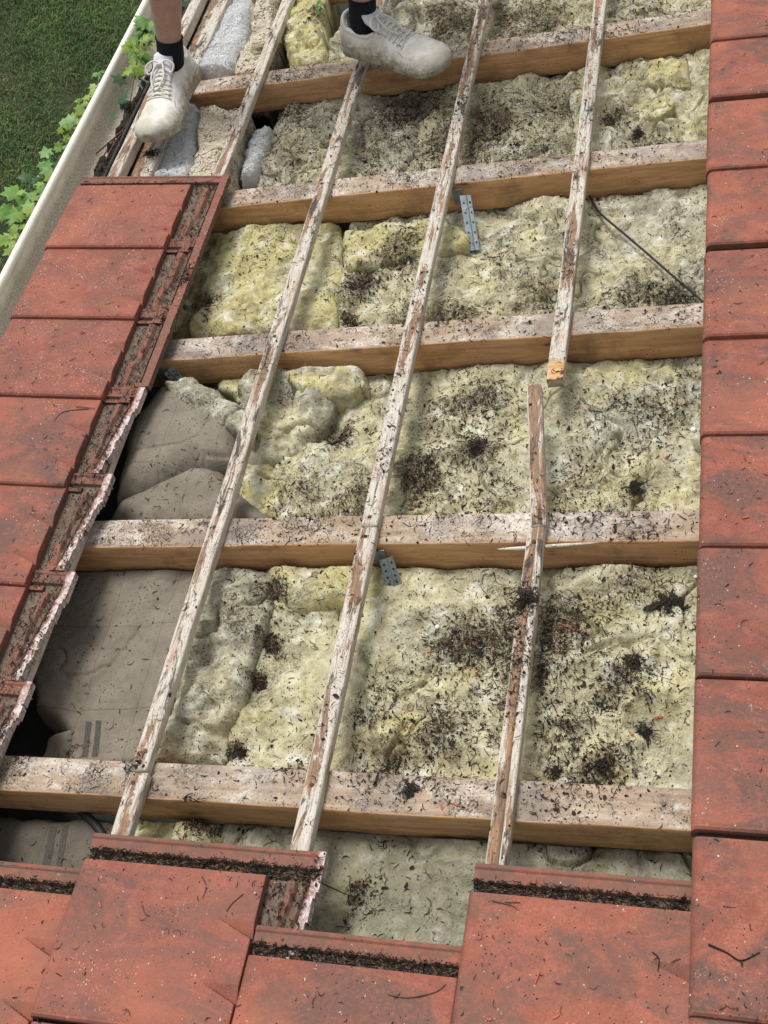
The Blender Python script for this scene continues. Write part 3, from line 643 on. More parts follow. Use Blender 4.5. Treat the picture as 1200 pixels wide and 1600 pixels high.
# dark printed stripes on the facing (thin ink bands following the paper)
# torn woolly edge of the rolled fold
batt('insulation_scrap', [(248, 592), (300, 582), (392, 636), (388, 684), (335, 655), (285, 628)], -.004, 66, 'wool_g', 'torn white woolly edge along the top of the rolled paper fold', r=.03, lump=.016, n0=-.0, base=-.09, group='loose scraps of mineral wool')
batt('insulation_scrap', [(340, 575), (385, 578), (405, 610), (380, 640), (345, 615)], -.075, 67, 'wool_y', 'small yellow tuft in the dark gap beside the rolled paper fold', r=.02, lump=.02, group='loose scraps of mineral wool')

# white fibre and cream mortar near the eaves
def strip(name, pts_l, pts_r, top, seed, mat, label, cat, n0=0.0, r=.04, lump=.012, fine=.006, base=-.10, group=None):
    return batt(name, list(pts_l) + list(pts_r)[::-1], top, seed, mat, label, cat, r=r, lump=lump, fine=fine, base=base, n0=n0, step=.0026, group=group, edge=.06, micro=.005 if mat == 'foam' else .003)
GF = 'white fibre strips at the eaves'; FOAMS = []
strip('foam_strip', [(352, -30), (316, 70), (302, 118)], [(400, -30), (386, 60), (352, 122)], .012, 71, 'foam', 'upper white fibrous foam strip behind the left shoe', 'foam strip', r=.03, fine=.004, group=GF)
strip('foam_strip', [(286, 148), (262, 200), (226, 285)], [(318, 170), (304, 230), (292, 285)], .010, 72, 'foam', 'lower white fibrous foam strip right of the left shoe toe', 'foam strip', r=.03, fine=.004, group=GF)
strip('foam_strip', [(385, 180), (372, 230), (364, 262)], [(418, 175), (402, 215), (384, 250)], -.055, 73, 'foam', 'small grey foam strip right of the short left batten', 'foam strip', r=.02, group=GF)
strip('mortar_strip', [(402, -40), (384, 50), (354, 124)], [(440, -40), (424, 60), (404, 128)], -.012, 74, 'crumb', 'upper band of cream crumbly mortar beside the white foam', 'mortar', r=.02, lump=.02, group='cream mortar bands')
strip('mortar_strip', [(312, 165), (302, 230), (286, 290)], [(384, 165), (370, 230), (352, 290)], -.008, 75, 'crumb', 'lower band of cream crumbly mortar above the top left tile', 'mortar', r=.02, lump=.02, group='cream mortar bands')

# ------------------------------------------------------------------ tiles
def tile_mesh(name, mat, seed, broken=0.0):
    def dens(vals, lo, hi, st):
        a = list(np.arange(lo, hi, st)) + [lo, hi]
        for v in vals: a += [v - .0007, v + .0007]
        a = np.unique(np.round(np.clip(a, lo, hi), 5)); out = [a[0]]
        for q in a[1:]:
            if q - out[-1] > .0009: out.append(q)
        return np.array(out)
    xs = dens([.36, .384, .398, .412, .424, .436, .445], 0, .464, .0042); ys = dens([.045, .06, .278, .296, .300, .317, .321], 0, .330, .0038)
    xs = np.unique(np.concatenate([xs, np.arange(.289, .3585, .0021)])); ys = np.unique(np.concatenate([ys, np.arange(.056, .09, .0015), np.arange(.164, .198, .0015)])); xs = xs[np.concatenate([[True], np.diff(xs) > .0006])]; ys = ys[np.concatenate([[True], np.diff(ys) > .0006])]
    X, Y = np.meshgrid(xs, ys, indexing='ij')
    face = .030 + .0110 * (1 - Y / .278) - .0016 * np.exp(-((Y - .0075) / .0016) ** 2)
    Z = np.full_like(X, .0115)
    wob = .0015 * fbm(X * 30, Y * 30, seed, 3)
    XR = X; X = X + np.where(X > .400, broken * np.clip((.285 - Y) / .23, 0, 1), 0)
    def band(v, a, b, t=.0012): return np.clip((v - a) / t + .5, 0, 1) * np.clip((b - v) / t + .5, 0, 1)
    # head channel: broken raised bar + rim
    sh = np.clip((Y - .135) / .02, 0, 1) * .014
    bar = band(X + wob, .382 + sh, .402 + sh, .005) * np.clip((Y - .02) / .01, 0, 1) * (Y < .275); bar *= 1 - .6 * np.exp(-((Y - .145) / .008) ** 2)
    Z = np.maximum(Z, .0115 + .0095 * bar)
    head = X > .36
    rim = band(X, .440, .6, .002) * (Y > .05)
    rim2 = band(X, .428, .434, .002) * (Y > .06)
    jog = np.maximum(band(X, .402, .6, .002) * (Y < .052), band(Y, .052, .066, .002) * (X > .402))
    Z = np.where(head, np.maximum.reduce([Z, .0115 + .0125 * rim, .0115 + .006 * rim2, .0115 + .0105 * jog]), Z)
    near = band(Y, -.1, .012, .002); Z = np.where(head, np.maximum(Z, .0115 + .008 * near), Z)
    # far channel
    far = Y > .279
    zf = np.full_like(X, .0105); zf = np.maximum(zf, .0105 + .0095 * band(Y, .298, .6, .002)); zf = np.maximum(zf, .0105 + .0125 * np.clip(1 - ((Y - .3235) / .0058) ** 2, 0, 1) ** .5)
    Z = np.where(far, np.maximum(zf, np.where(head, .0115 + .0125 * rim, 0)), Z)
    X = XR
    fm = (X < .3607) & (Y < .2787)
    # wedge notches in the head side of the face
    d = np.zeros_like(X)
    for y0 in (.088, .196):
        t = np.clip((X - .290) / .070, 0, 1); wd = .030 * t + 1e-6
        q = (Y - (y0 - wd)) / wd; d = np.where((q > 0) & (q < 1), .013 * t * (1 - q), d)
    rx = np.clip((.016 - X) / .016, 0, 1); d = d + .013 * (1 - np.sqrt(1 - rx ** 2))
    ry = np.clip((.004 - Y) / .004, 0, 1); d = d + .004 * (1 - np.sqrt(1 - ry ** 2))
    re = np.clip((X - .357) / .003, 0, 1); d = d + .002 * re ** 2
    Z = np.where(fm, face - d + .0007 * fbm(X * 14, Y * 14, seed + 3, 3), Z)
    ZB = np.where(Y < .054, .0225, .004); ZB = np.where((X < .125) & (X > .010), np.maximum(ZB, .0165), ZB); ZB = np.where((X < .012), .002, ZB)
    ZB = np.minimum(ZB, Z - .003)
    xc = (xs[:-1] + xs[1:]) / 2; yc = (ys[:-1] + ys[1:]) / 2; XC, YC = np.meshgrid(xc, yc, indexing='ij')
    cell = ~((YC < .052) & (XC + broken > .426 + .001 * np.sin(YC * 700)))
    cell &= ~((YC > .279) & (XC < .004))
    cn = .464 - (.0016 if not broken else .006) * (1 + 1.2 * fbm(YC * (40 if not broken else 60), YC * 0 + seed, seed, 3)) - broken * np.clip((.285 - YC) / .23, 0, 1); cell &= XC < cn
    V, F, nt_ = hf_solid(xs, ys, Z, ZB, cell)
    me = new_mesh(name, V, F, mat)
    me.set_sharp_from_angle(angle=math.radians(38)) if hasattr(me, 'set_sharp_from_angle') else None
    return me
TM = {'r': [tile_mesh('roof_tile', M['tile'], s) for s in (1, 2)], 'l': [tile_mesh('roof_tile_lichen', M['tile_lichen'], s) for s in (4, 5)], 'c': [tile_mesh('roof_tile_crust', M['tile_crust'], s, .032) for s in (7, 8)]}
TILT = math.atan2(.0135, .36)
TILES = []
def tile(v, u, kind, label, i=0, dz=0.0, dv=0.0, rz=0.0, group='red interlocking roof tiles', TILT=TILT):
    # the head rests on the batten, the nose on the tile below it
    R = Matrix.Rotation(TILT, 3, 'Y') @ Matrix.Rotation(rz, 3, 'Z')
    z = .0262 + .464 * math.sin(TILT) + dz - .002
    o = place('roof_tile', TM[kind][i % 2], (v + dv, u, z), R)
    TILES.append(o); return tag(o, label, 'roof tile', group)
P = .278
rnd = random.Random(5)
L0 = ['rimless', 'left column tile at the bottom edge of the column, lowest one in view', 'left column tile, second from the bottom, just above the corner with the brown paper', 'left column tile level with the brown paper sheet, with thick needle debris in its channel',
      'left column tile level with the fourth rafter, white crusted broken rim', 'left column tile beside the rolled paper fold, whitest crusted rim', 'left column tile level with the third rafter, third from the top',
      'left column tile, second from the top, speckled with pale lichen', 'top left tile under the left shoe, its far rim exposed']
us0 = [1.558 - .2775 * k for k in range(0, 8)]
for k, u in enumerate(us0):
    kind = 'l' if k < 3 else 'c'
    tile(-.708, u, kind, 'red ' + L0[8 - k] if k < 8 else '', k, dv=rnd.uniform(-.002, .002), rz=rnd.uniform(-.004, .004), TILT=.115)   # the eaves batten kicks the first course up
# bottom courses
tile(-.35, -.213 - P + .000, 'r', 'red tile in the bottom left corner with its black channel exposed', 0)
tile(.012, -.155 - P + .006, 'c', 'large front left tile, dark mottled, with white crust at its head', 1, dz=.002)
tile(.012, -.155 - 2 * P, 'r', 'front left tile just below the large mottled one at the bottom edge', 0)
tile(.373, -.293 - P + .004, 'r', 'front middle tile, lowest head, between the two large front tiles', 1)
tile(.735, -.158 - P + .004, 'r', 'large front right tile under the mossy batten end, with black needle filled channel', 0, dz=.001)
LR = ['right column tile at the bottom edge of the photo, only its rim in view', 'right column tile with a black forked twig on it', 'right column tile next above the one with the forked twig, level with the nearest rafter', 'right column tile level with the black moss lumps, clean orange',
      'right column tile level with the fourth rafter, grey lichen tufts along its upper joint', 'right column tile just below the gaping joint beside the third rafter', 'right column tile just above the gaping joint, slightly lifted',
      'right column tile level with the black cable', 'right column tile level with the second rafter', 'right column tile just below the one in the top right corner', 'right column tile in the top right corner', 'right column tile cut off by the top edge above the corner tile']
JR = [-.315 - P + .006, -.315, -.028, .253, .530, .804, 1.074, 1.370, 1.643, 1.932, 2.189, 2.467]
JR = [j + 0.0 for j in JR]
for k in range(len(JR)):
    lab = LR[k]
    tile(1.087 + .0015 * math.sin(k * 2.1), JR[k], 'r', 'red ' + lab, k, dz=.0045 + (.004 if k == 6 else 0), rz=rnd.uniform(-.003, .003))
# ------------------------------------------------------------------ gutter and what lies at the eaves
def extrude_y(prof, y0, y1, n, wob=.0):
    prof = np.array(prof); k = len(prof); ys = np.linspace(y0, y1, n)
    V = np.array([[p[0], y, p[1] + wob * float(vn(y * 1.3, 0, 3))] for y in ys for p in prof])
    F = np.array([[i * k + j, i * k + (j + 1) % k, (i + 1) * k + (j + 1) % k, (i + 1) * k + j] for i in range(n - 1) for j in range(k)])
    return V, [F]
def to_world(v, n): return v * math.cos(PITCH) - n * math.sin(PITCH), v * math.sin(PITCH) + n * math.cos(PITCH)
bx, bz = to_world(-.955, -.05)
g_t = empty('rain_gutter', world=Matrix.Translation((bx, 1.5, bz)))
inner = [(0, 0), (.012, -.03), (.022, -.062), (.045, -.084), (.100, -.090), (.135, -.078), (.150, -.05), (.156, .0), (.157, .03)]
outer = [(x + .0025 * (1 if x > .12 else -1 if x < .03 else 0), z - (.0025 if .03 < x < .14 else 0)) for x, z in inner][::-1]
V, F = extrude_y(inner + outer, -2.6, 2.6, 60, .004)
a = Acc(); a.add(V, [F[0][:, ::-1]])
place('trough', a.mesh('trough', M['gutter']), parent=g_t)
V, F = tube_geo([(-.004, y, .003 + .004 * float(vn((y) * 1.3, 0, 3))) for y in np.linspace(-2.6, 2.6, 60)], .0125, 14)
place('rolled_lip', new_mesh('rolled_lip', V, F, mat_plain('white_gutter_lip', (.76, .74, .66), .4, 0, .06, 25)), parent=g_t)
tag(g_t, 'dirty cream metal rain gutter with a rolled lip along the left eave', 'gutter')
# fascia
fx, fz = to_world(-.68, -.02)
tag(box_obj('fascia_board', M['bat_side'], fx - .012, fx + .012, -1.2, 4.2, fz - .22, fz + .01, world=W), 'white fascia board behind the gutter under the eaves batten', 'fascia')
V, F = tube_geo([(-.668 + .004 * math.sin(y * 5), y, .052) for y in np.linspace(1.3, 3.3, 40)], .006, 8)
tag(place('membrane_edge', new_mesh('membrane_edge', V, F, M['black'])), 'black rolled membrane edge between the soil and the eaves batten', 'membrane')
def lumpy(name, v0, v1, u0, u1, n, seed, mat, h=.02, world=None, amp=.02):
    xs = np.arange(v0, v1, .004); ys = np.arange(u0, u1, .006); X, Y = np.meshgrid(xs, ys, indexing='ij')
    D = np.minimum(np.minimum(X - v0, v1 - X), np.minimum(Y - u0, u1 - Y)) + .012 * fbm(X * 25, Y * 25, seed, 3)
    e = np.sqrt(np.clip(1 - (1 - np.clip(D / .02, 0, 1)) ** 2, 0, 1)); Z = n + (h + amp * fbm(X * 30, Y * 30, seed + 1, 4)) * e
    cell = (D[:-1, :-1] > 0) & (D[1:, 1:] > 0)
    V, F, _ = hf_solid(xs, ys, Z, np.full_like(Z, n - .004), cell)
    return place(name, new_mesh(name, V, F, mat, smooth=False), world=world)
sx, sz = to_world(-.76, -.02)
tag(lumpy('leaf_soil', -.765, -.662, 1.70, 3.4, -.03, 81, M['moss'], .035, None, .05), 'black leaf soil and moss heaped against the back of the gutter', 'soil', kind='stuff')

# ------------------------------------------------------------------ straps and cable
def plate(a_, c_, wdir, width, th=.0022):
    a_, c_ = np.array(a_), np.array(c_); e = c_ - a_; e = e / np.linalg.norm(e); wd = np.array(wdir, float); wd -= e * (wd @ e); wd /= np.linalg.norm(wd); nn = np.cross(e, wd)
    L = np.linalg.norm(c_ - a_); V = []; F = []
    pr = [(-.5, 0), (-.44, .12), (-.12, .12), (0, .45), (.12, .12), (.44, .12), (.5, 0)]   # a pressed groove down the middle
    prof = [(x * width, z * .010) for x, z in pr] + [(x * width, z * .010 + th) for x, z in pr[::-1]]
    k = len(prof); n = 8
    for i in range(n + 1):
        for (x, z) in prof: V.append(a_ + e * L * i / n + wd * x + nn * z)
    F = [[i * k + j, i * k + (j + 1) % k, (i + 1) * k + (j + 1) % k, (i + 1) * k + j] for i in range(n) for j in range(k)]
    for q in range(6): F.append([q, q + 1, k - 2 - q, k - 1 - q]); F.append([n * k + q + 1, n * k + q, n * k + k - 1 - q, n * k + k - 2 - q])
    return V, [np.array(F)], e, wd, nn, L
def strap(pa, pc, pf0, pf1, label, u_face):
    A = np.array([*px(*pa, -.028), -.028]); C = np.array([*px(*pc, -.095), -.095])
    t = empty('metal_strap', tuple(A))
    acc = Acc(); V, F, e, wd, nn, L = plate((0, 0, 0), C - A, (1, .35, -.3), .031); acc.add(V, F)
    place('strap_leg', acc.mesh('strap_leg', M['metal'], False), parent=t)
    h = Acc()
    for i in range(5):
        for sgn in (-.26, .28):
            c = np.array((0, 0, 0)) + e * L * (.14 + .18 * i) + wd * .031 * sgn
            s = 1 if nn[2] > 0 else -1
            q = np.linspace(0, 2 * np.pi, 9)[:-1]
            base = nn * (.0012 + .0034 if s > 0 else -.0006)
            vv = [c + base + .0026 * (e * math.cos(x) + wd * math.sin(x)) for x in q]
            vv2 = [p + nn * s * .0006 for p in vv]
            h = Acc(); h.add(vv + vv2, [np.array([[j, (j + 1) % 8, 8 + (j + 1) % 8, 8 + j] for j in range(8)]), np.array([[8, 9 + j, 10 + j] for j in range(6)] + [[0, 2 + j, 1 + j] for j in range(6)])])
            place('screw_hole', h.mesh('screw_hole', M['black'], False), parent=t)
    B0 = np.array([px(*pf0, -.02)[0], u_face - .003, -.014]); B1 = np.array([px(*pf0, -.02)[0] - .002, u_face - .003, -.066])
    acc = Acc(); V, F, *_ = plate(B0 - A, B1 - A, (1, 0, 0), .028); acc.add(V, F)
    fl = place('fixing_flange', acc.mesh('fixing_flange', M['metal'], False), parent=t)
    tag(t, label, 'metal strap', 'galvanised straps on the rafters'); return t
strap((727, 306), (741, 392), (712, 310), (712, 330), 'upper galvanised strap hanging from the second rafter', 1.8 + DU[2])
strap((603, 872), (619, 928), (589, 872), (586, 900), 'lower galvanised strap under the joint of the middle battens', .6 + DU[4])
strap((262, 578), (300, 612), (244, 575), (240, 600), 'dark grey strap peeping out beside the left tiles under the third rafter', 1.2 + DU[3])
cb = [(*px(x, y, n), n) for x, y, n in ((918, 300, -.09), (935, 330, -.066), (975, 365, -.066), (1010, 395, -.064), (1050, 430, -.064), (1092, 466, -.062), (1110, 490, -.08))]
V, F = tube_geo(smooth_path(cb, 40), .0030, 8)
tag(place('cable', new_mesh('cable', V, F, M['black'])), 'thin black cable running diagonally over the wool to the right hand tiles', 'cable')
cb = [(*px(x, y, n), n) for x, y, n in ((120, 1262, -.10), (150, 1290, -.09), (172, 1325, -.09))]
V, F = tube_geo(smooth_path(cb, 12), .009, 10)
tag(place('pipe', new_mesh('pipe', V, F, M['black'])), 'short black pipe end beside the front left tile', 'pipe')

# ------------------------------------------------------------------ debris, dropped onto whatever lies below
bpy.context.view_layer.update()
DG = bpy.context.evaluated_depsgraph_get()
TR = []
for o in list(COL.objects):
    if o.type == 'MESH' and o.name.split('.')[0] not in ('ground', 'lawn_grass', 'house_wall'):
        me = o.data; mw = (ROOF.inverted() @ o.matrix_world)
        vs = [mw @ v.co for v in me.vertices]
        bb = (min(v.x for v in vs), max(v.x for v in vs), min(v.y for v in vs), max(v.y for v in vs))
        TR.append((bb, BVHTree.FromPolygons(vs, [tuple(p.vertices) for p in me.polygons]), o.name.split('.')[0]))
def drop(v, u):
    best = None
    for bb, tr, nm in TR:
        if bb[0] <= v <= bb[1] and bb[2] <= u <= bb[3]:
            h = tr.ray_cast(Vector((v, u, .6)), Vector((0, 0, -1)))
            if h[0] is not None and (best is None or h[0].z > best[0]): best = (h[0].z, h[1], nm)
    return best
def drop_px(x, y):
    """surface point seen at photo pixel x, y"""
    n = -.05
    for _ in range(6):
        v, u = px(x, y, n); h = drop(v, u)
        if h is None: return v, u, n, Vector((0, 0, 1))
        n = .5 * n + .5 * h[0]
    return v, u, h[0], h[1]
def stripe(x0, y0, x1, y1, wpx, mat='needle', k=22):
    """printed band following the paper"""
    o = min((q for q in COL.objects if q.name.startswith('paper_facing')), key=lambda q: (Vector((*px((x0 + x1) / 2, (y0 + y1) / 2, -.1), 0)) - (ROOF.inverted() @ q.matrix_world).translation.xyz * Vector((1, 1, 0))).length if False else sum((a - b) ** 2 for a, b in zip(px((x0 + x1) / 2, (y0 + y1) / 2, -.1), (ROOF.inverted() @ q.matrix_world).translation[:2])))
    b = (ROOF.inverted() @ o.matrix_world).translation; a0_ = np.array(px(x0, y0, -.1)); a1_ = np.array(px(x1, y1, -.1)); w_ = abs(px(x0 + wpx, y0, -.1)[0] - px(x0, y0, -.1)[0]); V = []
    for i in range(k):
        c_ = a0_ + (a1_ - a0_) * i / (k - 1)
        for j in range(4):
            q = (c_[0] + (j / 3 - .5) * w_, c_[1]); h = drop(*q); V.append((q[0] - b.x, q[1] - b.y, (h[0] if h else -.1) + .0012 - b.z))
    F = [[i * 4 + j, i * 4 + j + 1, i * 4 + j + 5, i * 4 + j + 4] for i in range(k - 1) for j in range(3)]
    place('printed_stripe', new_mesh('printed_stripe', np.array(V), [np.array(F)], M['ink']), parent=o)
M['ink'] = mat_plain('faded_print', (.075, .066, .055), .9, 0, .35, 300)
for (a_, b_, c_, d_, e_) in ((139, 1128, 133, 1184, 9), (155, 1127, 149, 1184, 9), (84, 1292, 60, 1400, 12), (104, 1290, 82, 1400, 9)): stripe(a_, b_, c_, d_, e_)
R3 = np.random.default_rng(21); rr = random.Random(9)
NEED = Acc(); TILEBIT = Acc()
DIRX = [None]
def frame(nrm):
    n = np.array(nrm); n = n / np.linalg.norm(n)
    a = rr.uniform(0, 2 * math.pi) if DIRX[0] is None else DIRX[0] + rr.gauss(0, .45); t = np.array([math.cos(a), math.sin(a), 0]); t -= n * (t @ n); t /= np.linalg.norm(t)
    return t, np.cross(n, t), n
def needle(acc, p, nrm, L, r, curl, mi, lift=.001):
    t, b, n = frame(nrm); n = n * 1.0; P = []
    up = rr.uniform(-.1, .35)
    for k in range(4):
        s = (k / 3 - .5) * L; P.append(p + t * s + b * curl * L * ((k / 3 - .5) ** 2) * 2 + n * (lift + r + up * r * 4 * abs(k / 3)))
    V = []
    for k in range(4):
        w_ = r * (1 if k in (1, 2) else .6)
        V += [P[k] + b * w_, P[k] - b * w_ * .5 + n * w_ * .87, P[k] - b * w_ * .5 - n * w_ * .87]
    F = np.array([[3 * k + j, 3 * k + (j + 1) % 3, 3 * k + 3 + (j + 1) % 3, 3 * k + 3 + j] for k in range(3) for j in range(3)])
    acc.add(V, [F, np.array([[2, 1, 0], [9, 10, 11]])], mi)
def crumb(acc, p, nrm, s, mi):
    t, b, n = frame(nrm); f = lambda: rr.uniform(.5, 1.1) * s
    V = [p + t * f(), p + b * f(), p - t * f(), p - b * f(), p + n * f() * .8, p - n * s * .4]
    acc.add(V, [np.array([[0, 1, 4], [1, 2, 4], [2, 3, 4], [3, 0, 4], [1, 0, 5], [2, 1, 5], [3, 2, 5], [0, 3, 5]])], mi)
def flake(acc, p, nrm, s, mi):
    t, b, n = frame(nrm); V = []
    for j in range(5):
        a_ = j * 1.2566 + rr.uniform(-.4, .4); k = s * rr.uniform(.5, 1.3); V.append(p + t * math.cos(a_) * k * 1.5 + b * math.sin(a_) * k * .8 + n * rr.uniform(.0004, s * .7))
    V += [v - n * .0006 for v in V]
    acc.add(V, [np.array([[0, 1, 2], [0, 2, 3], [0, 3, 4]]), np.array([[j, 5 + j, 5 + (j + 1) % 5, (j + 1) % 5] for j in range(5)])], mi)
def bit(v, u, kind='mix', big=1.0):
    h = drop(v, u)
    if h is None: return
    z, nr, nm = h
    if nm in ('trough', 'rolled_lip', 'dark_interior_sheet', 'fascia_board'): return
    if nr.z < .3 and nm != 'roof_tile': return
    p = np.array([v, u, z]); q = rr.random()
    if nm == 'foam_strip' and rr.random() < .85: return
    if nm == 'paper_facing' and rr.random() < .65: return
    if nm in ('timber',) and rr.random() < .6: return
    if nm == 'roof_tile' and kind == 'mix':
        if rr.random() < .25: return
        if q < .74: crumb(TILEBIT, p, nr, rr.uniform(.0006, .0021), 0)
        elif q < .82: needle(TILEBIT, p, nr, rr.uniform(.003, .013), rr.uniform(.0005, .0010), rr.gauss(0, .5), 0)
        elif q < .855: needle(TILEBIT, p, nr, rr.uniform(.006, .020), rr.uniform(.0005, .0011), rr.gauss(0, .7), 1)
        elif q < .93: crumb(TILEBIT, p, nr, rr.uniform(.0008, .0022), 2)
        else: crumb(TILEBIT, p, nr, rr.uniform(.0006, .0017), 3)
        return
    if kind == 'heap': p = p + np.array([0, 0, rr.uniform(0, .004)])
    if q < .38: crumb(NEED, p, nr, abs(rr.gauss(0, .0013)) * big + .0005, 0)
    elif q < .54: flake(NEED, p, nr, abs(rr.gauss(0, .0014)) * big + .0006, 0)
    elif q < .58: flake(NEED, p, nr, abs(rr.gauss(0, .0014)) * big + .0006, 1)
    elif q < .89: needle(NEED, p, nr, rr.uniform(.004, .013) + abs(rr.gauss(0, .006)), rr.uniform(.0005, .0011), rr.gauss(0, .6), 0)
    elif q < .94: needle(NEED, p, nr, rr.uniform(.006, .022), rr.uniform(.0005, .0012), rr.gauss(0, .6), 1)
    elif q < .975: crumb(NEED, p, nr, rr.uniform(.001, .0026), 2)
    else: crumb(NEED, p, nr, rr.uniform(.0008, .0018), 3)
def dust(v, u):
    h = drop(v, u)
    if h is None or h[1].z < .3 or h[2] in ('foam_strip', 'trough', 'rolled_lip', 'dark_interior_sheet', 'fascia_board', 'roof_tile'): return
    crumb(NEED, np.array([v, u, h[0]]), h[1], rr.uniform(.0004, .0012), 0 if rr.random() < .8 else 1)
n_try = 30000
n_try = 66000; vs = R3.uniform(-.75, 1.32, n_try); us = R3.uniform(-.45, 3.0, n_try)
dn = fbm(vs * 6, us * 6, 44, 4) + .5 * fbm(vs * 22, us * 22, 45, 2); rg = np.exp(-(fbm(vs * 5 + .3 * fbm(vs * 20, us * 20, 47, 2), us * 5, 46, 4) / .07) ** 2); acc_p = np.clip(.18 + .66 * np.clip(dn * 1.4 + .1, 0, 1) + .75 * rg * np.clip(dn + .5, 0, 1), .04, 1)
for i in range(n_try):
    if R3.random() < acc_p[i]: bit(vs[i], us[i], big=1.0 + .25 * rg[i])
# heaps seen in the photo: pixel, radius in px, number
for (x, y, r, c) in HEAPS:
    v0, u0 = px(x, y, -.07); v1, _ = px(x + r, y, -.07); s = abs(v1 - v0) * .55
    for _ in range(int(c * 2.1)):
        a_ = rr.gauss(0, 1); b_ = rr.gauss(0, 1); dust(v0 + rr.gauss(0, 1) * s * .9, u0 + rr.gauss(0, 1) * s); dust(v0 + a_ * s, u0 + b_ * s); bit(v0 + a_ * s, u0 + b_ * s * 1.1 + .3 * a_ * s * math.sin(x), 'heap', 1.25)
# channels of the tiles
def channel(x0, x1, y0, y1, tl, n, brown=.15):
    for _ in range(n):
        q = ROOF.inverted() @ tl.matrix_world @ Vector((rr.uniform(x0, x1), rr.uniform(y0, y1), .03))
        h = drop(q.x, q.y)
        if h is None or h[2] != 'roof_tile' or h[0] > q.z - .004: continue
        p = np.array([q.x, q.y, h[0] + rr.uniform(0, .006)])
        DIRX[0] = math.pi / 2 if x0 > .3 else 0.0
        if rr.random() < .45: needle(NEED, p, (0, 0, 1), rr.uniform(.005, .016), rr.uniform(.0005, .0012), rr.gauss(0, .6), 1 if rr.random() < brown + .12 else 0)
        elif rr.random() < .4: flake(NEED, p, (rr.gauss(0, .3), rr.gauss(0, .3), 1), rr.uniform(.001, .003), 1 if rr.random() < .3 else 0)
        else: crumb(NEED, p, (0, 0, 1), rr.uniform(.001, .003), 0)
for i, tl in enumerate(TILES):
    if 8 <= i <= 12: channel(.0, .46, .277, .302, tl, 1250, .10); channel(.36, .44, .0, .27, tl, 420, .2)
    elif i < 8: channel(.363, .398, .0, .278, tl, 130, .25); channel(.402, .44, .0, .278, tl, 170, .12)
    if i == 0: channel(.0, .44, .277, .302, tl, 500, .1)
DIRX[0] = None
o = place('needle_litter', NEED.mesh('needle_litter', [M['needle'], M['twig'], M['chip'], M['stone']], False))
tag(o, 'dry needles, crumbs of moss and red tile dust strewn over wool, timber and channels', 'debris', kind='stuff')
o = place('tile_litter', TILEBIT.mesh('tile_litter', [M['needle'], M['twig'], M['stone'], M['chip']], False))
tag(o, 'fine black grit and short needles scattered over the red tiles', 'grit', kind='stuff')

def moss(x, y, size, label, seed, flat=.55, ax=1.0):
    v, u, z, nr = drop_px(x, y)
    if 'stuck on' in label: v, u = px(x, y, .03); z = .026
    acc = Acc(); q = np.random.default_rng(seed)
    xs = 22; th = np.linspace(0, 2 * np.pi, xs, endpoint=False); V = [(0, 0, size * flat)]; rings = 7
    for i in range(1, rings):
        f = i / (rings - 1)
        for t in th:
            k = .85 + 1.9 * float(fbm(math.cos(t) * 2.3 + seed, math.sin(t) * 2.3 + f, seed, 4))
            V.append((math.cos(t) * f * size * k * ax, math.sin(t) * f * size * k, size * flat * (1 - f ** 1.8) * (.7 + .8 * q.random()) - .002))
    F3 = [[0, 1 + j, 1 + (j + 1) % xs] for j in range(xs)]
    F4 = [[1 + i * xs + j, 1 + (i + 1) * xs + j, 1 + (i + 1) * xs + (j + 1) % xs, 1 + i * xs + (j + 1) % xs] for i in range(rings - 2) for j in range(xs)]
    acc.add(V, [np.array(F3), np.array(F4)])
    for _ in range(int(150 * (size / .02))):
        a_, b_ = q.normal(0, .75, 2) * size; d = math.hypot(a_, b_) / size
        needle(acc, np.array([a_ * ax, b_, max(0, size * flat * (1 - d ** 1.6))]), (q.normal(0, .3), q.normal(0, .3), 1), q.uniform(.004, .016), q.uniform(.0005, .0011), q.uniform(-1, 1), 0)
    tag(place('moss_clump', acc.mesh('moss_clump', M['moss'], False), (v, u, z)), label, 'moss', 'clumps of black moss')
MO = [(820, 936, .020, 'black moss clump stuck on the lower right batten', .7, 1.1), (1045, 942, .024, 'largest black bark like clump on the wool beside the right hand tiles', .35, 1.3), (992, 1036, .020, 'black moss clump in the middle of the right hand wool', .5, 1.4),
      (1005, 1146, .017, 'black moss clump with a red chip beside it, above the nearest rafter', .5, .8), (938, 1196, .022, 'long black bark piece just above the nearest rafter', .35, 1.5), (640, 1235, .015, 'round black moss clump on top of the nearest rafter', .5, 1.0),
      (990, 762, .018, 'black moss clump low in the bay below the third rafter, right side', .4, 1.0), (997, 210, .020, 'black leafy clump beside the lower yellow tuft at upper right', .6, .7), (935, 247, .016, 'black moss clump on the second rafter right of the right batten', .4, 1.3),
      (868, 1205, .011, 'small black moss clump left of the long bark piece', .5, 1.0), (745, 697, .017, 'black moss clump right of the middle batten above the heap', .5, 1.1), (268, 310, .015, 'black moss streak on the top left tile', .25, 1.9), (1095, 690 + 900, .004, '', .3, 1)]
for i, (x, y, s, lb, fl, ax) in enumerate(MO):
    if lb: moss(x, y, s, lb, 100 + i, fl, ax)
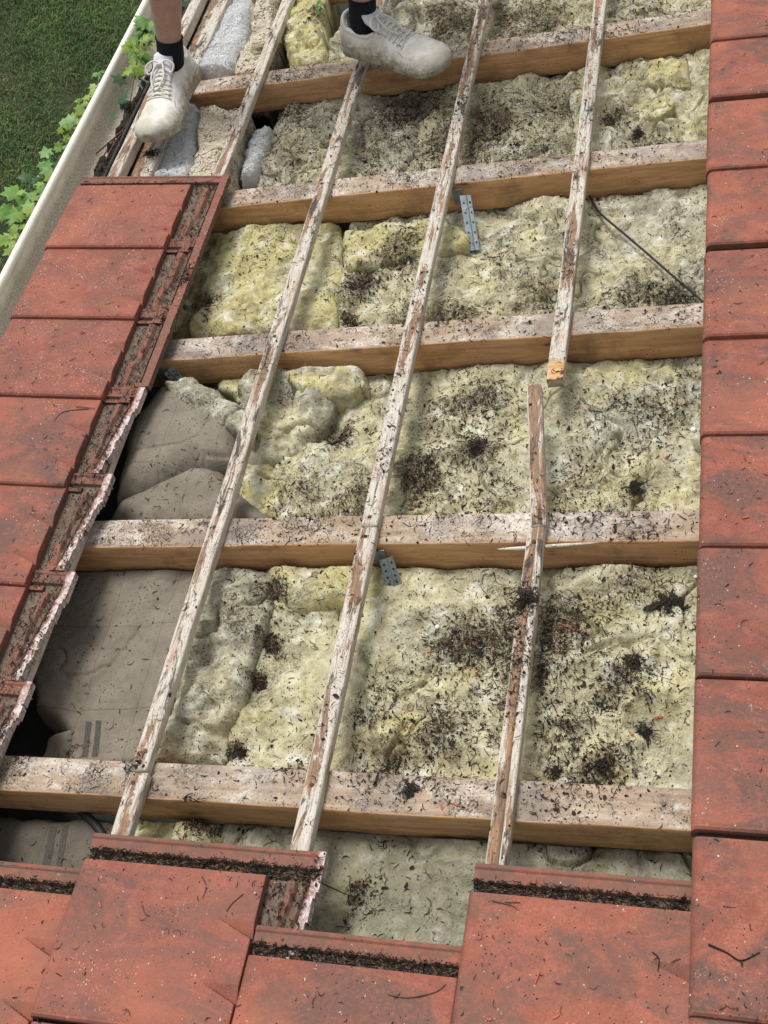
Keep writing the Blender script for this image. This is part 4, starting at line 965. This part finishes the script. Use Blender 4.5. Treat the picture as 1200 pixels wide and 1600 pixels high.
# tile chips
CH = [(805, 218, 'wool'), (985, 218, 'wool'), (745, 1052, 'wool'), (672, 1018, 'wool'), (712, 1258, 'timber'), (640, 1110, 'wool'), (1028, 1120, 'wool'), (878, 985, 'wool'), (905, 985, 'wool'), (960, 1105, 'wool'), (985, 1146, 'wool'), (1040, 715, 'wool'), (985, 718, 'wool'),
      (690, 1262, 'timber'), (955, 845, 'timber'), (1165, 812, 'tile'), (1170, 1075, 'tile'), (870, 1395, 'tile'), (935, 1387, 'tile'), (900, 1382, 'tile'), (840, 1530, 'tile'), (870, 1590, 'tile'), (765, 1595, 'tile'), (540, 1482, 'tile'), (565, 1486, 'tile'), (158, 1415, 'tile'), (270, 1338, 'tile'), (875, 35, 'wool'), (690, 700, 'wool'), (600, 722, 'wool'), (530, 680, 'wool'), (1065, 500, 'timber'), (480, 520, 'timber')]
for i, (x, y, wh) in enumerate(CH):
    v, u, z, nr = drop_px(x, y); q = random.Random(i + 50)
    L_ = q.uniform(.010, .022); W_ = q.uniform(.0025, .005); h_ = q.uniform(.0012, .0025)
    t_ = [(-L_ / 2, -W_ * .4), (-L_ * .2, -W_ / 2), (L_ * .3, -W_ * .45), (L_ / 2, W_ * .1), (L_ * .25, W_ * .5), (-L_ * .3, W_ * .4)]
    V = [(a_, b_, 0) for a_, b_ in t_] + [(a_ * .86, b_ * .8, h_ * q.uniform(.7, 1.3)) for a_, b_ in t_]
    acc = Acc(); acc.add(V, [np.array([[j, (j + 1) % 6, 6 + (j + 1) % 6, 6 + j] for j in range(6)]), np.array([[6, 7, 8, 9], [6, 9, 10, 11], [3, 2, 1, 0], [5, 4, 3, 0]])])
    nn = Vector(nr).normalized(); rot = Vector((0, 0, 1)).rotation_difference(nn).to_matrix() @ Matrix.Rotation(q.uniform(0, 3.1), 3, 'Z')
    where = {'wool': 'on the wool', 'timber': 'on top of a rafter', 'tile': 'on a red tile'}[wh]
    tag(place('tile_chip', acc.mesh('tile_chip', M['chip'], False), (v, u, z + .0008), rot), 'small orange red tile chip lying ' + where, 'tile chip', 'orange tile chips lying ' + where)
# twigs
def twig(paths, label, r=.0014, mat='needle', lift=.003, group=None, name='twig', nseg=14):
    acc = Acc(); c = None
    for pth in paths:
        P_ = []
        for (x, y) in pth:
            v, u, z, nr = drop_px(x, y); P_.append((v, u, z + lift * rr.uniform(.4, 1.2)))
        P_ = np.array(P_); c = P_[0] if c is None else c
        S = smooth_path(P_ - c, nseg); V, F = tube_geo(S, np.linspace(r, r * .5, nseg), 6); acc.add(V, F)
    tag(place(name, acc.mesh(name, M[mat]), tuple(c)), label, 'twig', group)
twig([[(1107, 1478), (1135, 1490), (1158, 1503), (1187, 1490)], [(1158, 1503), (1160, 1512)]], 'black forked twig on the lowest right hand tile', .0018)
twig([[(1020, 1490), (1030, 1500), (1028, 1520)]], 'thin black twig on the large front right tile', .0012)
twig([[(607, 1555), (640, 1560), (680, 1552), (698, 1540)]], 'curved brown twig on the front middle tile', .0014, 'twig')
twig([[(355, 1425), (365, 1412), (382, 1398)]], 'short brown forked twig near the far edge of the front left tile', .0016, 'twig')
twig([[(318, 1372), (324, 1388), (318, 1405)], ], 'curved brown needle stalk on the front left tile', .0012, 'twig')
twig([[(224, 1416), (228, 1428), (236, 1433)]], 'small pale curved stalk in the middle of the front left tile', .0012, 'twig')
twig([[(875, 975), (898, 985), (915, 1000), (920, 1018)]], 'reddish stalk on the wool right of the mossy batten', .0014, 'chip')
twig([[(975, 620), (990, 660), (1000, 690), (1002, 700)]], 'fine black twig hanging over the wool below the third rafter', .0009)
twig([[(990, 50), (985, 85), (972, 130)], [(985, 60), (1010, 45), (1060, 60)]], 'black root hanging over the top right rafter', .0012)
twig([[(500, 1380), (535, 1375), (565, 1390)]], 'dark curved twig on the olive wool in front of the nearest rafter', .0012)
twig([[(770, 1410), (800, 1417), (812, 1425)], [(790, 1412), (815, 1413)]], 'pale forked stalk on the large front right tile', .0012, 'twig')
twig([[(800, 745), (760, 830 - 40), (745, 800)]], 'bent dark twig beside the debris heap', .0010)
twig([[(1130, 1418), (1150, 1420)]], 'tiny stalk on the right column', .0008, 'twig')
twig([[(140, 640), (100, 645), (85, 660)], [(120, 637), (150, 640)]], 'dry brown root along the tile joint at left', .0013, 'twig')
# small white stones
for i, (x, y, s, lb) in enumerate([(684, 981, .0052, 'round white pebble on the wool between middle and right batten'), (890, 655 + 0, .0001, ''), (1084, 672, .007, 'grey white lichen tuft at the edge of the right hand tiles'), (1087, 902, .004, 'small white crumb at the edge of the tiles right of the fourth rafter')]):
    if not lb: continue
    v, u, z, nr = drop_px(x, y); acc = Acc(); V = []
    for a_ in range(1, 7):
        for b_ in range(10):
            t = math.pi * a_ / 7; f = 2 * math.pi * b_ / 10; k = s * (1 + .18 * float(vn(a_ * 1.3, b_ * 1.1, i)))
            V.append((k * math.sin(t) * math.cos(f), k * math.sin(t) * math.sin(f), k * .8 * math.cos(t)))
    V += [(0, 0, s * .8), (0, 0, -s * .8)]
    acc.add(V, [np.array([[a_ * 10 + b_, (a_ + 1) * 10 + b_, (a_ + 1) * 10 + (b_ + 1) % 10, a_ * 10 + (b_ + 1) % 10] for a_ in range(5) for b_ in range(10)]), np.array([[60, b_, (b_ + 1) % 10] for b_ in range(10)] + [[61, 50 + (b_ + 1) % 10, 50 + b_] for b_ in range(10)])])
    tag(place('pebble', acc.mesh('pebble', M['stone']), (v, u, z + s * .6)), lb, 'pebble', 'small white pebbles')

# ------------------------------------------------------------------ creeper growing over the gutter
def leaf_mat(name, a, b):
    g = G(name); f = g.noise(14, 3); h = g.noise(90, 4, .7)
    c = g.mix(g.mr(f, .35, .65), a, b); c = g.mix(g.mr(h, .5, .8, 0, .5), c, tuple(x * .5 for x in a))
    m = g.done(c, .45, [(h, .3, .002)]); g.b.inputs['Subsurface Weight'].default_value = .0
    return m
LF = {'lime': leaf_mat('lime_leaf', (.12, .22, .025), (.25, .33, .05)), 'green': leaf_mat('green_leaf', (.06, .17, .03), (.13, .27, .05)), 'deep': leaf_mat('deep_leaf', (.02, .065, .018), (.04, .10, .025))}
LFI = {'lime': 0, 'green': 1, 'deep': 2}
def leaf(acc, p, size, nrm, mi, long=1.0):
    t, b, n = frame(nrm); out = []
    pts = [(0, 0), (-.15, .25), (-.5, .3), (-.34, .55), (-.52, .85), (-.2, .85), (0, 1.25), (.2, .85), (.52, .85), (.34, .55), (.5, .3), (.15, .25)]
    V = [p + b * 0 + t * .5 * size * long + n * size * .05]
    for (x, y) in pts:
        V.append(p + b * x * size * rr.uniform(.9, 1.1) + t * y * size * long + n * size * (-.22 * abs(x) + .10 * math.sin(y * 3) + rr.uniform(-.03, .03)))
    acc.add(V, [np.array([[0, 1 + (j + 1) % 12, 1 + j] for j in range(12)])], mi)
def vine(label, leaves, stems, seed):
    rr.seed(seed); c = None
    t = None; f = Acc(); s = Acc()
    for (x, y, n, size, mi, long) in leaves:
        v, u = px(x, y, n)
        if c is None: c = np.array([v, u, n])
        leaf(f, np.array([v, u, n]) - c, size, (rr.gauss(.25, .35), rr.gauss(-.3, .35), 1), LFI[mi], long)
    for st in stems:
        P_ = np.array([[*px(x, y, n), n] for x, y, n in st]) - c; V, F = tube_geo(smooth_path(P_, 20), np.linspace(.003, .0013, 20), 6); s.add(V, F)
    t = empty('climbing_vine', tuple(c)); place('foliage', f.mesh('foliage', [LF['lime'], LF['green'], LF['deep']]), parent=t); place('stem', s.mesh('stem', M['twig']), parent=t)
    tag(t, label, 'vine', 'creeper shoots at the gutter')
rr.seed(4)
lv = []
for (x, y, r, c, ms, sz) in [(30, 345, 28, 26, ['lime', 'lime', 'green'], .034), (60, 300, 26, 18, ['green', 'lime'], .034), (25, 330, 15, 7, ['green'], .05), (15, 390, 16, 12, ['lime'], .036), (80, 262, 18, 12, ['green', 'deep'], .034), (65, 285, 22, 8, ['deep'], .036)]:
    for _ in range(c): lv.append((x + rr.gauss(0, r * .5), y + rr.gauss(0, r * .55), -.10 + rr.uniform(-.05, .015), sz * rr.uniform(.8, 1.6), rr.choice(ms), 1.0))
vine('bright green creeper leaves outside the gutter at the left edge', lv, [[(10, 440, -.25), (25, 380, -.13), (60, 300, -.12), (90, 250, -.11)], [(40, 340, -.13), (15, 325, -.12)]], 31)
lv = []
for (x, y, r, c, ms, sz) in [(112, 198, 15, 12, ['lime', 'green'], .028), (125, 180, 8, 5, ['lime'], .026), (138, 158, 10, 6, ['green', 'lime'], .024), (150, 138, 10, 6, ['lime'], .024), (105, 225, 12, 8, ['lime', 'green'], .026), (160, 115, 6, 3, ['green'], .022)]:
    for _ in range(c): lv.append((x - 3 + rr.gauss(0, r * .5), y + rr.gauss(0, r * .5), -.09 + rr.uniform(-.04, .01), sz * rr.uniform(.8, 1.6), rr.choice(ms), 1.0))
vine('thin yellow green creeper shoot poking out over the gutter lip', lv, [[(95, 245, -.13), (118, 205, -.10), (140, 160, -.10), (168, 110, -.10)]], 32)
lv = []
for (x, y, r, c, ms, sz) in [(222, 60, 14, 14, ['lime', 'green'], .030), (214, 88, 10, 10, ['lime', 'green'], .030), (228, 40, 10, 8, ['green', 'deep'], .030), (212, 108, 8, 6, ['lime'], .026), (285, 6, 12, 10, ['green', 'deep'], .030), (205, 70, 8, 6, ['lime'], .028), (216, 128, 8, 5, ['green', 'deep'], .026)]:
    for _ in range(c): lv.append((x + rr.gauss(0, r * .45), y + rr.gauss(0, r * .5), .0 + rr.uniform(-.05, .03), sz * rr.uniform(.8, 1.6), rr.choice(ms), 1.0))
for (x, y) in ((200, 132), (192, 150), (182, 165), (196, 120)): lv.append((x, y, .0, .040, 'deep', 1.4))
lv.append((172, 175, -.02, .03, 'deep', 1.0)); lv.append((108, 318, .0, .022, 'deep', 1.0))
vine('creeper leaves crowding between gutter and left shoe', lv, [[(150, 265, -.04), (170, 230, -.02), (195, 190, .0), (205, 150, .02), (215, 90, .0), (230, 30, .0)], [(160, 262, .0), (178, 225, .02), (198, 200, .02)], [(150, 240, -.02), (190, 205, .01), (200, 190, .02)]], 33)
v_, u_, z_, _n = drop_px(495, 18); f = Acc()
for q in range(4): leaf(f, np.array([q * .003, 0, .006 * q]), .022, (rr.gauss(0, .4), rr.gauss(-.3, .3), 1), 1)
tag(place('fallen_leaf', f.mesh('fallen_leaf', [LF['lime'], LF['green'], LF['deep']]), (v_, u_, z_ + .005)), 'small bright green leaf on the upright wool roll at the top edge', 'leaf')

M['fibre'] = mat_plain('white_fibres', (.80, .82, .83), .6, 0, .1, 100)
for o in [q for q in COL.objects if q.name.startswith('foam_strip')]:
    me = o.data; acc = Acc(); pl = [p for p in me.polygons if p.normal.z > .3]; q_ = random.Random(len(pl))
    for _ in range(3800 if 'small' not in o['label'] else 900):
        p = q_.choice(pl); needle(acc, np.array(p.center), (q_.gauss(0, .4), q_.gauss(0, .4), .8), q_.uniform(.004, .014), q_.uniform(.0004, .0008), q_.gauss(0, .8), 0)
    place('fibres', acc.mesh('fibres', M['fibre'], False), parent=o)['kind'] = 'stuff'

# ------------------------------------------------------------------ the person on the roof (only feet and ankles are in the photo)
def cloth(name, c, r=.8):
    g = G(name); f = g.noise(180, 4, .7); return g.done(g.mix(f, tuple(x * .7 for x in c), tuple(min(1, x * 1.3) for x in c)), r, [(f, .4, .001)])
def leather():
    g = G('scuffed_white_leather'); s = g.sepz(); a = g.noise(26, 5, .7); f = g.noise(240, 4, .75); d = g.noise(60, 5, .8)
    c = g.mix(g.mr(a, .35, .7), (.76, .74, .68), (.86, .85, .81))
    c = g.mix(g.math('MULTIPLY', g.mr(g.noise(17, 4, .6), .47, .66), .6), c, (.42, .39, .31))
    lz = g.math('ADD', s[2], g.math('MULTIPLY', g.mr(a, .2, .8, -1, 1), .02)); c = g.mix(g.math('MULTIPLY', g.mr(lz, .058, .030), g.mr(d, .38, .56)), c, (.33, .29, .20))
    lo = g.math('ADD', s[0], g.math('MULTIPLY', g.mr(a, .2, .8, -1, 1), .03)); c = g.mix(g.math('MULTIPLY', g.mr(lo, .22, .32), .55), c, (.40, .37, .27))
    c = g.mix(g.math('MULTIPLY', g.mr(f, .60, .72), .35), c, (.34, .31, .24))
    return g.done(c, .6, [(a, .35, .004), (f, .3, .001)])
M['leather'] = leather(); M['sock'] = cloth('navy_sock', (.010, .012, .020), .95)
g = G('dirty_rubber_sole'); a_ = g.noise(40, 5, .75); M['sole'] = g.done(g.mix(g.mr(a_, .4, .62), (.50, .47, .38), (.24, .21, .14)), .7, [(a_, .4, .002)])
M['seam'] = cloth('grey_seam', (.30, .28, .22)); M['lace'] = cloth('white_lace', (.66, .64, .58)); M['tongue'] = cloth('pale_tongue', (.62, .63, .66)); M['lining'] = cloth('dark_lining', (.07, .075, .085))
g = G('skin'); a_ = g.noise(40, 5, .7); b_ = g.noise(160, 3, .6)
M['skin'] = g.done(g.mix(g.mr(b_, .62, .72), g.mix(g.mr(a_, .3, .7), (.40, .235, .175), (.52, .33, .25)), (.33, .15, .11)), .55, [(b_, .25, .001)]); g.b.inputs['Subsurface Weight'].default_value = .05
M['shorts'] = cloth('dark_shorts', (.05, .055, .06)); M['shirt'] = cloth('grey_shirt', (.20, .21, .22)); M['hair'] = cloth('brown_hair', (.06, .035, .02))
SL = .33
def s_w(s):
    s = np.asarray(s, float); w_ = np.interp(s, [0, .12, .25, .42, .58, .72, .84, .93, 1], [.036, .037, .0355, .0355, .045, .0515, .0500, .043, .030])
    e = np.where(s < .09, np.sqrt(np.clip(1 - ((.09 - s) / .09) ** 2, 0, 1)), 1) * np.where(s > .86, np.clip(1 - ((s - .86) / .14) ** 2.2, 0, 1) ** .5, 1)
    return w_ * (.04 + .96 * e)
def s_c(s): return np.interp(s, [0, .3, .5, .75, 1], [0, -.001, .003, .006, .002])
def s_top(s): return np.interp(s, [0, .2, .42, .6, .8, 1], [.036, .033, .026, .023, .024, .032])
def s_bot(s): return np.interp(s, [0, .05, .6, .8, 1], [.006, .0, .0, .002, .016])
def s_H(s): return np.interp(s, [0, .04, .12, .22, .30, .38, .46, .56, .66, .76, .86, .93, .975, 1], [.062, .070, .066, .056, .058, .072, .070, .056, .044, .037, .032, .025, .014, .001])
def shoe_world(heel, toe, roll):
    h, t = Vector(heel), Vector(toe); X = (t - h).normalized(); Z = Vector((0, 0, 1)); Z = (Z - X * Z.dot(X)).normalized(); Y = Z.cross(X)
    m = Matrix([X, Y, Z]).transposed() @ Matrix.Rotation(roll, 3, 'X')
    return ROOF @ Matrix.Translation(h) @ m.to_4x4() @ Matrix.Diagonal((1.12, 1.32, 1.18, 1))
person = None
def make_shoe(name, mw, side, parent, lbl):
    t = bpy.data.objects.new('shoe', None); COL.objects.link(t); t.parent = parent; t.matrix_local = parent.matrix_world.inverted() @ mw; t['label'] = lbl
    def U(s, y, z): return (s * SL, (y + float(s_c(s))) * side if side > 0 else (y - float(s_c(s)) * 1.0), z)
    # sole
    n = 46; S = (1 - np.cos(np.linspace(0, np.pi, n))) / 2; acc = Acc(); loops = []
    V = []
    for zf, ins in ((0, .007), (.06, .0025), (.25, -.001), (.6, .0005), (.9, -.001), (1, .001), (1.0, .008)):
        for q in range(2 * n - 2):
            i = q if q < n else 2 * n - 2 - q; sg = 1 if q < n else -1; s = S[i]
            wd = max(float(s_w(s)) + .002 - ins, .0008); z = float(s_bot(s)) + (float(s_top(s)) - float(s_bot(s))) * zf
            ss = min(max(s, ins * .8 / SL), 1 - ins * .8 / SL)
            V.append(U(ss, sg * wd, z))
    k = 2 * n - 2; F = [[a * k + q, a * k + (q + 1) % k, (a + 1) * k + (q + 1) % k, (a + 1) * k + q] for a in range(6) for q in range(k)]
    capb = [[q, q + 1, k - 2 - q + 0, k - 1 - q] for q in range(0, n - 2)]
    cap = []
    for q in range(1, n - 1):
        cap.append([q % k, (k - q) % k, (k - q - 1) % k, (q + 1) % k])
    cap.append([0, k - 1, 1, 1][:3] + [1]) if False else None
    base = np.array([c for c in cap if len(set(c)) == 4]); acc.add(V, [np.array(F), base, base[:, ::-1] + 6 * k])
    place('sole', acc.mesh('sole', M['sole']), parent=t)
    # upper
    ns, nf = 56, 41; S = np.linspace(0.004, .994, ns); PH = np.linspace(0, math.pi, nf)
    def up(s, ph, off=0.0):
        H = float(s_H(s)); wd = float(s_w(s)) - .001; z0 = float(s_top(s)) - .003
        pw = np.interp(s, [0, .3, .5, .8, 1], [.50, .55, .8, .75, .8])
        cy = math.cos(ph); y = math.copysign(abs(cy) ** pw, cy) * (wd + off)
        lean = np.interp(s, [0, .1, .35, .5, 1], [.25, .22, .22, .12, .0]); zz = math.sin(ph) ** .95
        y *= 1 - lean * zz
        return U(s + (.028 * zz if s < .06 else .0) * (1 - s / .06), y, z0 + (H + off) * zz)
    V = [up(s, p) for s in S for p in PH]; F = []; mi = []
    def open_(s): return .055 < s < .375
    for i in range(ns - 1):
        sm = (S[i] + S[i + 1]) / 2; half = math.radians(float(np.interp(sm, [.055, .10, .28, .375], [24, 48, 48, 40])))
        for j in range(nf - 1):
            ph = (PH[j] + PH[j + 1]) / 2
            if open_(sm) and abs(ph - math.pi / 2) < half: continue
            F.append([i * nf + j, (i + 1) * nf + j, (i + 1) * nf + j + 1, i * nf + j + 1])
    acc = Acc(); acc.add(V, [np.array(F)[:, ::side]])
    o = place('upper', acc.mesh('upper', M['leather']), parent=t)
    md = o.modifiers.new('thickness', 'SOLIDIFY'); md.thickness = .003; md.offset = -1
    # padded collar
    C = []
    for s in np.linspace(.375, .055, 16):
        half = math.radians(float(np.interp(s, [.055, .10, .28, .375], [20, 48, 48, 40]))); C.append(up(s, math.pi / 2 - half))
    C.append(up(.05, math.pi / 2))
    for s in np.linspace(.055, .375, 16):
        half = math.radians(float(np.interp(s, [.055, .10, .28, .375], [20, 48, 48, 40]))); C.append(up(s, math.pi / 2 + half))
    V, F = tube_geo(smooth_path(C, 60), .0055, 8); place('collar', new_mesh('collar', V, F, M['leather']), parent=t)
    # overlays: toe cap, eyestays, quarter panels (raised strips of leather with seams)
    acc = Acc()
    def line(pts, r): V, F = tube_geo(smooth_path([up(s, math.radians(p), .0010) for s, p in pts], 34), r * 1.35, 6); acc.add(V, F)
    line([(.70, 12), (.735, 45), (.75, 90), (.735, 135), (.70, 168)], .0013)
    line([(.72, 14), (.755, 45), (.77, 90), (.755, 135), (.72, 166)], .0007)
    for sg in (1, -1):
        f = lambda p: 90 - sg * p
        line([(.375, f(42)), (.45, f(34)), (.55, f(30)), (.635, f(28)), (.66, f(0))], .0016)
        line([(.40, f(58)), (.48, f(50)), (.58, f(46)), (.70, f(60)), (.80, f(76)), (.88, f(86))], .0013)
        line([(.10, f(62)), (.2, f(72)), (.30, f(66)), (.36, f(56)), (.42, f(74)), (.46, f(88))], .0013)
        line([(.02, f(50)), (.08, f(70)), (.16, f(88))], .0011)
    line([(.93, 8), (.945, 45), (.95, 90), (.945, 135), (.93, 172)], .0010)
    place('stitched_panels', acc.mesh('stitched_panels', M['seam']), parent=t)
    # tongue
    V = []; nn, mm = 12, 9
    for i in range(nn):
        q = i / (nn - 1); s = .66 - .38 * q; z = float(s_top(s)) + float(s_H(s)) - .004 + (.0 if q < .75 else (q - .75) * .13)
        if q > .6: z = float(np.interp(q, [.6, .8, 1], [z, .108, .128]))
        for j in range(mm):
            y = (j / (mm - 1) - .5) * (.040 + .012 * q) * (1 if q < .95 else .8); V.append(U(s - .02 * max(0, q - .8), y, z - 9 * y * y * (1 + q)))
    F = [[i * mm + j, i * mm + j + 1, (i + 1) * mm + j + 1, (i + 1) * mm + j] for i in range(nn - 1) for j in range(mm - 1)]
    acc = Acc(); acc.add(V, [np.array(F)[:, ::-side]]); o = place('tongue', acc.mesh('tongue', M['tongue']), parent=t); md = o.modifiers.new('thickness', 'SOLIDIFY'); md.thickness = .006; md.offset = 0
    # laces
    acc = Acc(); rows = np.linspace(.40, .635, 7)
    for i, s in enumerate(rows):
        P_ = [up(s, math.radians(90 + d), .0035) for d in (-37, -20, 0, 20, 37)]; V, F = tube_geo(smooth_path(P_, 16), .0026, 6); acc.add(V, F)
        if i < 6:
            for sg in (1, -1):
                P_ = [up(s, math.radians(90 - sg * 34), .005), up(s + .02, math.radians(90), .0075), up(rows[i + 1], math.radians(90 + sg * 34), .005)]; V, F = tube_geo(smooth_path(P_, 14), .0024, 6); acc.add(V, F)
    K = np.array(U(.365, 0, float(s_top(.4) + s_H(.4)) + .012))
    for sg in (1, -1):
        V, F = tube_geo(smooth_path([K, K + (.0, sg * .018, .010), K + (.010, sg * .036, .002), K + (.024, sg * .030, -.012), K + (.014, sg * .012, -.004), K], 26), .0024, 6); acc.add(V, F)
        V, F = tube_geo(smooth_path([K, K + (.012, sg * .010, .004), K + (.045, sg * .016, -.012), K + (.075, sg * .006, -.026)], 18), .0022, 6); acc.add(V, F)
    place('laces', acc.mesh('laces', M['lace']), parent=t)
    V, F = tube_geo([K + (-.006, 0, 0), K + (0, 0, .002), K + (.008, 0, 0)], [.005, .007, .005], 8); place('lace_knot', new_mesh('lace_knot', V, F, M['lace']), parent=t)
    return t
def build_person():
    hl, tl = (-.502, 2.395, .074), (-.532, 2.035, .072)
    hr, tr = (.012, 2.440, .070), (.345, 2.285, .026)
    mL = shoe_world(hl, tl, 0); mR = shoe_world(hr, tr, 0)
    aL = mL @ Vector((.070, 0, .085)); aR = mR @ Vector((.070, 0, .085))
    root = bpy.data.objects.new('person', None); COL.objects.link(root); root.matrix_world = Matrix.Translation(((aL.x + aR.x) / 2, (aL.y + aR.y) / 2, 0)); bpy.context.view_layer.update()
    tag(root, 'person in dark socks and scuffed white sneakers standing on the rafters', 'person')
    for nm, mw, sd_, lb in (('l', mL, 1, 'scuffed white sneaker pointing at the viewer, on the eaves boards'), ('r', mR, 1, 'dirty white sneaker seen from its side, on the top rafter')):
        make_shoe(nm, mw, sd_, root, lb)
    bpy.context.view_layer.update()
    hip = Vector(((aL.x + aR.x) / 2 + .02, max(aL.y, aR.y) + .30, (aL.z + aR.z) / 2 + .80))
    hL = hip + Vector((-.10, 0, -.03)); hR = hip + Vector((.10, 0, -.03))
    kL = aL + Vector((-.035, .03, .40)); kR = aR + Vector((-.06, .03, .38))
    chest = hip + Vector((0, -.03, .40)); neck = hip + Vector((0, -.03, .56)); head = neck + Vector((0, -.03, .12)); top = head + Vector((0, -.01, .12))
    sL = neck + Vector((-.19, 0, -.05)); sR = neck + Vector((.19, 0, -.05)); eL = sL + Vector((-.05, .0, -.28)); eR = sR + Vector((.05, .0, -.28)); wL = eL + Vector((0, -.18, -.16)); wR = eR + Vector((0, -.18, -.16))
    def skin(name, pts, edges, rad, mat, rootv=0, sub=2):
        me = bpy.data.meshes.new(name); inv = root.matrix_world.inverted(); me.from_pydata([tuple(inv @ p) for p in pts], edges, []); me.materials.append(mat)
        o = bpy.data.objects.new(name, me); COL.objects.link(o); o.parent = root
        m_ = o.modifiers.new('skin', 'SKIN'); m_.use_smooth_shade = True
        for i, r_ in enumerate(rad): me.skin_vertices[0].data[i].radius = (r_, r_) if not isinstance(r_, tuple) else r_
        me.skin_vertices[0].data[rootv].use_root = True
        s_ = o.modifiers.new('sub', 'SUBSURF'); s_.levels = sub; s_.render_levels = sub
        return o
    def mid(a, b, f): return a + (b - a) * f
    pts = [hip, hL, kL, mid(kL, aL, .35), mid(kL, aL, .8), aL, hR, kR, mid(kR, aR, .35), mid(kR, aR, .8), aR, chest, neck, head, top, sL, eL, wL, sR, eR, wR]
    ed = [(0, 1), (1, 2), (2, 3), (3, 4), (4, 5), (0, 6), (6, 7), (7, 8), (8, 9), (9, 10), (0, 11), (11, 12), (12, 13), (13, 14), (11, 15), (15, 16), (16, 17), (11, 18), (18, 19), (19, 20)]
    rad = [.13, .085, .058, .060, .040, .036, .085, .058, .060, .040, .036, .125, .055, .085, .06, .055, .042, .030, .055, .042, .030]
    # hands with five fingers each, grown from the wrist
    for wi, w_, sg in ((17, wL, 1), (20, wR, -1)):
        pts.append(w_ + Vector((0, -.05, -.045))); pi = len(pts) - 1; ed.append((wi, pi)); rad.append((.030, .016))
        for fi, (dx, ln) in enumerate(((-.03, .06), (-.010, .075), (.010, .07), (.030, .055))):
            a_ = pts[pi] + Vector((dx, -.03, -.03)); b_ = a_ + Vector((dx * .2, -ln * .4, -ln * .45)); c_ = b_ + Vector((0, -ln * .1, -ln * .45)); n0 = len(pts)
            pts += [a_, b_, c_]; ed += [(pi, n0), (n0, n0 + 1), (n0 + 1, n0 + 2)]; rad += [.0095, .0085, .0075]
        a_ = w_ + Vector((sg * .032, -.035, -.03)); b_ = a_ + Vector((sg * .018, -.03, -.025)); n0 = len(pts); pts += [a_, b_]; ed += [(wi, n0), (n0, n0 + 1)]; rad += [.011, .0085]
    skin('body', pts, ed, rad, M['skin'])
    up_ = Vector((0, 0, 1))
    for a_, k_, mw in ((aL, kL, mL), (aR, kR, mR)):
        d = (k_ - a_).normalized(); inv = root.matrix_world.inverted(); h0 = mw @ Vector((.075, 0, .04)); 
        P_ = [inv @ h0, inv @ (a_ + d * .0), inv @ (a_ + d * .035), inv @ (a_ + d * .075), inv @ (a_ + d * .079)]; V, F = tube_geo(smooth_path([tuple(p) for p in P_], 26), np.interp(np.linspace(0, 1, 26), [0, .4, .8, .97, 1], [.036, .041, .0405, .0435, .036]), 28)
        o = bpy.data.objects.new('sock', new_mesh('sock', V, F, M['sock'])); COL.objects.link(o); o.parent = root
    skin('shorts', [hip + up_ * .06, hip, hL, mid(hL, kL, .75), hR, mid(hR, kR, .75)], [(0, 1), (1, 2), (2, 3), (1, 4), (4, 5)], [.145, .15, .105, .092, .105, .092], M['shorts'], 1)
    skin('shirt', [hip + up_ * .02, hip + up_ * .2, chest, sL, mid(sL, eL, .6), sR, mid(sR, eR, .6), mid(chest, neck, .6)], [(0, 1), (1, 2), (2, 3), (3, 4), (2, 5), (5, 6), (2, 7)], [.155, .145, .145, .075, .062, .075, .062, .075], M['shirt'], 2)
    skin('hair', [head + Vector((0, .02, .04)), top + Vector((0, .015, -.03)), head + Vector((0, .05, -.02))], [(0, 1), (0, 2)], [.092, .075, .06], M['hair'], 0)
    fc = Acc()
    for sg in (1, -1):
        V, F = tube_geo([head + Vector((sg * .032, -.080, .015)), head + Vector((sg * .032, -.090, .015))], [.012, .006], 8); fc.add(V, F)
    V, F = tube_geo([head + Vector((0, -.078, .01)), head + Vector((0, -.100, -.025)), head + Vector((0, -.082, -.032))], [.007, .012, .008], 8); fc.add(V, F)
    V, F = tube_geo([head + Vector((-.025, -.080, -.055)), head + Vector((0, -.088, -.057)), head + Vector((.025, -.080, -.055))], [.003, .005, .003], 8); fc.add(V, F)
    fc.V = [v - np.array(root.matrix_world.translation) for v in fc.V]
    o = place('face', fc.mesh('face', M['skin']), parent=root)
build_person()
